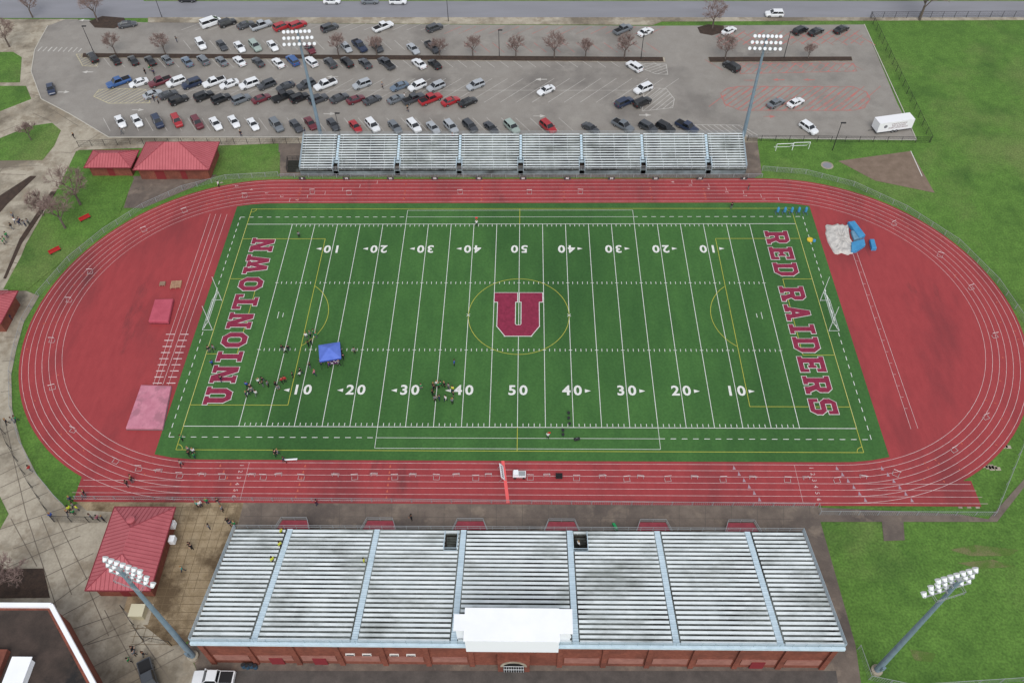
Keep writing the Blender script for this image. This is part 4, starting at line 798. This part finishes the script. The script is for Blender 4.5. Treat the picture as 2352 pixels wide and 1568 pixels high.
# ---------------------------------------------------------------- people
def person_mesh(pose):
    J=[];E=[]
    def j(n,x,y,z,r,t,par=None):
        J.append((Vector((x,y,z)),r,t))
        if par is not None: E.append((par,len(J)-1))
        return len(J)-1
    ph=pose; dz=0; lean=0
    if ph=='crouch': dz=-.42
    if ph=='bend': lean=.3
    pe=j('p',0,0,.95+dz,.15,'t'); be=j('b',0,lean*.4,1.1+dz,.145,'s',pe); ch=j('c',0,lean*.9,1.3+dz-lean*.2,.16,'s',be); nk=j('n',0,lean*1.3,1.46+dz-lean*.4,.06,'k',ch)
    hd=j('h',0,lean*1.5+.01,1.58+dz-lean*.4,.095,'k',nk); ht=j('ht',0,lean*1.6,1.69+dz-lean*.4,.08,'k',hd); j('nose',0,lean*1.6+.12,1.58+dz-lean*.4,.02,'k',hd)
    c=J[ch][0]
    for s in (-1,1):
        sh=j('s',s*.19,c.y,c.z+.1,.075,'s',ch)
        if ph=='stand': el=(s*.25,c.y-.03,c.z-.18); wr=(s*.26,c.y+.04,c.z-.42)
        elif ph=='walk': el=(s*.24,c.y-s*.1,c.z-.17); wr=(s*.24,c.y-s*.12+.1,c.z-.38)
        elif ph=='phone': el=(s*.26,c.y+.02,c.z-.17); wr=(s*.12,c.y+.3,c.z-.08)
        else: el=(s*.26,c.y+.12,c.z-.15); wr=(s*.18,c.y+.3,c.z-.32)
        e=j('e',*el,.055,'s',sh); w_=j('w',*wr,.038,'s',e); d=(Vector(wr)-Vector(el)).normalized(); q=Vector(wr)+d*.07; pm=j('pm',*q,.038,'k',w_)
        sd=Vector((1,0,0)) if abs(d.x)<.8 else Vector((0,1,0)); sd=(sd-d*sd.dot(d)).normalized()
        for i,l in enumerate((.07,.085,.08,.06)): f=q+sd*(i-1.5)*.022+d*l; j('f',f.x,f.y+.01,f.z,.01,'k',pm)
        f=q-sd*.06*s+d*.02; j('th',f.x,f.y,f.z,.011,'k',pm)
        hp=j('hip',s*.1,0,.88+dz,.105,'t',pe); sy_=.18*s if ph=='walk' else 0
        if ph=='crouch': kn=(s*.16,.32,.5)
        else: kn=(s*.11,.04+sy_*.8,.5)
        k=j('k',*kn,.075,'t',hp); a=j('a',s*.12,sy_*1.5-.02,.1,.05,'t',k); j('t',s*.13,sy_*1.5+.13,.045,.045,'f',a)
    me=bpy.data.meshes.new('body'); me.from_pydata([q[0] for q in J],E,[]); o=bpy.data.objects.new('tmp',me); C.objects.link(o)
    md=o.modifiers.new('Skin','SKIN'); md.use_smooth_shade=True
    for i,q in enumerate(J): me.skin_vertices[0].data[i].radius=(q[1],q[1]); me.skin_vertices[0].data[i].use_root=(i==0)
    sb=o.modifiers.new('S','SUBSURF'); sb.levels=1
    r=bpy.data.meshes.new_from_object(o.evaluated_get(bpy.context.evaluated_depsgraph_get())); bpy.data.objects.remove(o)
    r.materials.clear()
    for _ in range(4): r.materials.append(Mlamp)
    ix={'k':0,'s':1,'t':2,'f':3}; S_=[]
    for a,b_ in E+[(0,0)]:
        for q in (0,.5,1): S_.append((J[a][0].lerp(J[b_][0],q),J[b_][2] if q>.2 else J[a][2]))
    for f in r.polygons:
        cen=f.center; f.material_index=ix[min(S_,key=lambda t:(t[0]-cen).length_squared)[1]]
    hb=MB(); h=J[ht][0]; hb.lathe([(.125,-.07),(.13,0),(.11,.07),(.05,.105)],10,0,Matrix.Translation(h+Vector((0,-.025,0)))); return r,hb.mesh('hair',Mdark)
PM_={k:person_mesh(k) for k in ('stand','walk','phone','bend','crouch')}
CC={'black':(30,30,34),'white':(222,222,222),'grey':(116,118,122),'green':(40,130,76),'navy':(40,48,82),'red':(176,44,52),'yellow':(206,214,60),'teal':(76,150,140),'blue':(46,84,168),'maroon':(108,38,54),'pink':(210,120,148),'purple':(90,64,130)}
Msk=[mat('skin_light',(206,160,136)),mat('skin_mid',(160,112,86))]; Mhair=[mat('hair_brown',(70,48,36)),mat('hair_dark',(32,28,26)),mat('hair_fair',(150,116,76))]
def person(u,v,z,lab,grp,top,bot,pose,hd=None):
    r=thing('person',lab,'person',tuple(G(u,v+6,z)),random.uniform(0,6.28) if hd is None else hd,grp); bm_,hm=PM_[pose]
    o=obj('body',bm_,r)
    for i,m in enumerate((random.choice(Msk),mat('cloth_'+top,CC[top]),mat('trousers_'+bot,tuple(int(q*.9) for q in CC[bot])),Mtyre)): o.material_slots[i].link='OBJECT'; o.material_slots[i].material=m
    h=obj('hair',hm,r); h.material_slots[0].link='OBJECT'; h.material_slots[0].material=random.choice(Mhair)
    s=random.uniform(.96,1.06); r.scale=(s,s,s)
PG=[('beside the blue tent',.09,[(705,772,'white'),(714,768,'grey'),(722,764,'green'),(728,771,'green'),(710,790,'black'),(716,786,'black'),(738,832,'navy'),(745,812,'black'),(786,808,'black'),(780,834,'grey'),(815,806,'grey'),(757,838,'purple'),(790,820,'black')]),
('in the loose trio left of the tent',.09,[(650,800,'black'),(657,805,'white'),(664,800,'black')]),
('in the line of people below the tent',.09,[(724,856,'pink'),(714,840,'black'),(690,857,'white'),(674,862,'black'),(656,872,'red'),(649,874,'red'),(635,883,'black'),(617,882,'grey'),(604,870,'black'),(597,876,'white'),(692,852,'black'),(640,888,'grey'),(606,882,'black')]),
('in the cluster near the left 10 yard line',.09,[(569,884,'blue'),(573,900,'black'),(581,896,'grey'),(590,903,'white'),(568,906,'navy'),(577,889,'black')]),
('in the left end zone',.09,[(482,803,'black'),(493,800,'grey'),(490,834,'blue'),(510,870,'black')]),
('in the ring at the near 40 yard line',.09,[(996,886,'black'),(1004,882,'white'),(1013,882,'green'),(1021,884,'black'),(1031,888,'grey'),(1040,894,'yellow'),(1042,906,'black'),(1040,922,'grey'),(1024,915,'white'),(1010,914,'navy'),(1000,916,'grey'),(994,902,'black'),(1008,886,'green'),(998,890,'black')]),
('alone on the field left of centre',.09,[(968,888,'green')]),('walking alone near midfield',.09,[(1044,834,'blue')]),('near the far left sideline',.09,[(688,540,'grey')]),
('by the near left corner of the turf',.09,[(420,1006,'green'),(436,1033,'grey'),(447,1036,'white'),(448,1046,'green'),(419,1064,'grey'),(634,1040,'black'),(640,1038,'grey'),(654,1056,'navy'),(437,1042,'black')]),
('beside a flag by the near sideline',.09,[(1258,1001,'white')]),('beside a flag on the far sideline',.09,[(1095,514,'white')]),('by the far right sideline',.09,[(1679,474,'black')]),
('on the far straight of the track',.07,[(504,424,'white'),(1718,430,'maroon')]),
('on the lower left bend of the track',.07,[(295,1110,'black'),(305,1096,'maroon'),(306,1103,'black')]),
('by the track gate at lower left',.05,[(198,1132,'black'),(194,1139,'grey'),(166,1146,'navy'),(172,1160,'grey'),(181,1166,'yellow'),(160,1176,'black'),(164,1168,'yellow'),(122,1184,'blue'),(213,1186,'grey'),(228,1189,'pink'),(240,1190,'navy'),(173,1176,'green')]),
('on the far left walkway below the bend',.03,[(73,1076,'red'),(41,962,'green'),(33,965,'grey'),(20,969,'black')]),
('at the fence above the paver plaza',.05,[(456,1158,'teal'),(463,1157,'white'),(478,1151,'green'),(503,1150,'black'),(513,1168,'grey')]),
('on the paver plaza',.05,[(526,1197,'black'),(532,1201,'navy'),(541,1203,'green'),(483,1208,'grey'),(438,1250,'black'),(443,1255,'black'),(422,1306,'teal')]),
('on the concrete at the bottom left',.03,[(309,1488,'black'),(313,1498,'grey'),(334,1500,'black'),(300,1514,'green')]),
('on the forecourt in front of the grandstand',.04,[(729,1154,'maroon'),(946,1188,'black')]),
('on the left hand walkway beside the planting',.03,[(34,497,'grey'),(38,508,'white'),(50,507,'navy'),(60,514,'grey'),(48,512,'navy'),(68,510,'grey'),(19,541,'green'),(15,552,'green'),(30,521,'black'),(11,556,'green'),(27,730,'navy')]),
('among the cars in the parking lot',.04,[(335,165,'black'),(346,158,'green'),(355,167,'navy'),(407,92,'black'),(365,232,'grey'),(355,226,'black'),(937,251,'black'),(879,197,'grey'),(930,222,'white')]),
('on the pavement behind the far bleachers',.03,[(172,313,'black'),(282,303,'grey'),(555,308,'black'),(702,302,'navy'),(1040,313,'red'),(1046,315,'grey')]),
]
for where,z,L in PG:
    L=sorted(L)
    for i,(u,v,c) in enumerate(L):
        bot=random.choice(('black','navy','grey','black')); pose=random.choice(('stand','walk','phone','stand','walk'))
        if 'line of people' in where and i%4==1: pose='crouch'
        lab='person in %s top %s'%(c,where)
        if len(L)>1: lab+=', '+nth(i)
        person(u,v,z,lab,None,c,bot,pose)
for u,v,row,c,l in ((649,1220,0,'yellow','person in yellow top standing at the front railing of the grandstand'),(646,1250,3,'yellow','person in yellow top low on the leftmost grandstand aisle'),(629,1285,6,'yellow','person in yellow top higher up the leftmost grandstand aisle'),(838,1287,6,'yellow','person in yellow top on the second grandstand aisle from the left'),(1328,1248,1,'white','person in white top at the right grandstand stairwell')):
    person(u,v,z0+row*rise+.03,l,None,c,'black','stand')
for u,v,l in ((1092,508,'small red flag on a stick by the far sideline'),(1257,1000,'small red flag on a stick by the near sideline')):
    g=G(u,v+6,.09); r=thing('flag',l,'flag',tuple(g)); frame(r,'stick',[((0,0,0),(0,0,1.8))],.02,Mgrey); b=MB(); b.add([(0,0,1.8),(.5,.05,1.75),(.5,0,1.35),(0,0,1.4)],[(0,1,2,3)]); b.build('cloth',mat('flag_red',(206,40,44)),r)
# ---------------------------------------------------------------- world, sun, camera
w=bpy.data.worlds.new('World'); bpy.context.scene.world=w; w.use_nodes=True; N=w.node_tree.nodes; L=w.node_tree.links
sk=N.new('ShaderNodeTexSky'); sk.sky_type='NISHITA'; sk.sun_disc=False; sk.sun_elevation=math.radians(52); sk.sun_rotation=math.radians(170)
hs=N.new('ShaderNodeHueSaturation'); hs.inputs['Saturation'].default_value=.25; hs.inputs['Value'].default_value=1.2; L.new(sk.outputs[0],hs.inputs['Color']); L.new(hs.outputs[0],N['Background'].inputs[0]); N['Background'].inputs[1].default_value=.15
s=bpy.data.lights.new('sun','SUN'); s.energy=1.5; s.angle=math.radians(35); s.color=(1,.97,.93); so=bpy.data.objects.new('sun',s); C.objects.link(so); so.rotation_euler=(math.radians(38),math.radians(6),0)
cam=bpy.data.cameras.new('camera'); co=bpy.data.objects.new('camera',cam); C.objects.link(co)
co.matrix_world=Matrix(((RT[0],UP[0],-FW[0],p[0]),(RT[1],UP[1],-FW[1],p[1]),(RT[2],UP[2],-FW[2],p[2]),(0,0,0,1)))
cam.sensor_width=36; cam.lens=float(p[6])/2352*36; cam.clip_end=4000
bpy.context.scene.camera=co
bpy.context.scene.view_settings.view_transform='Standard'
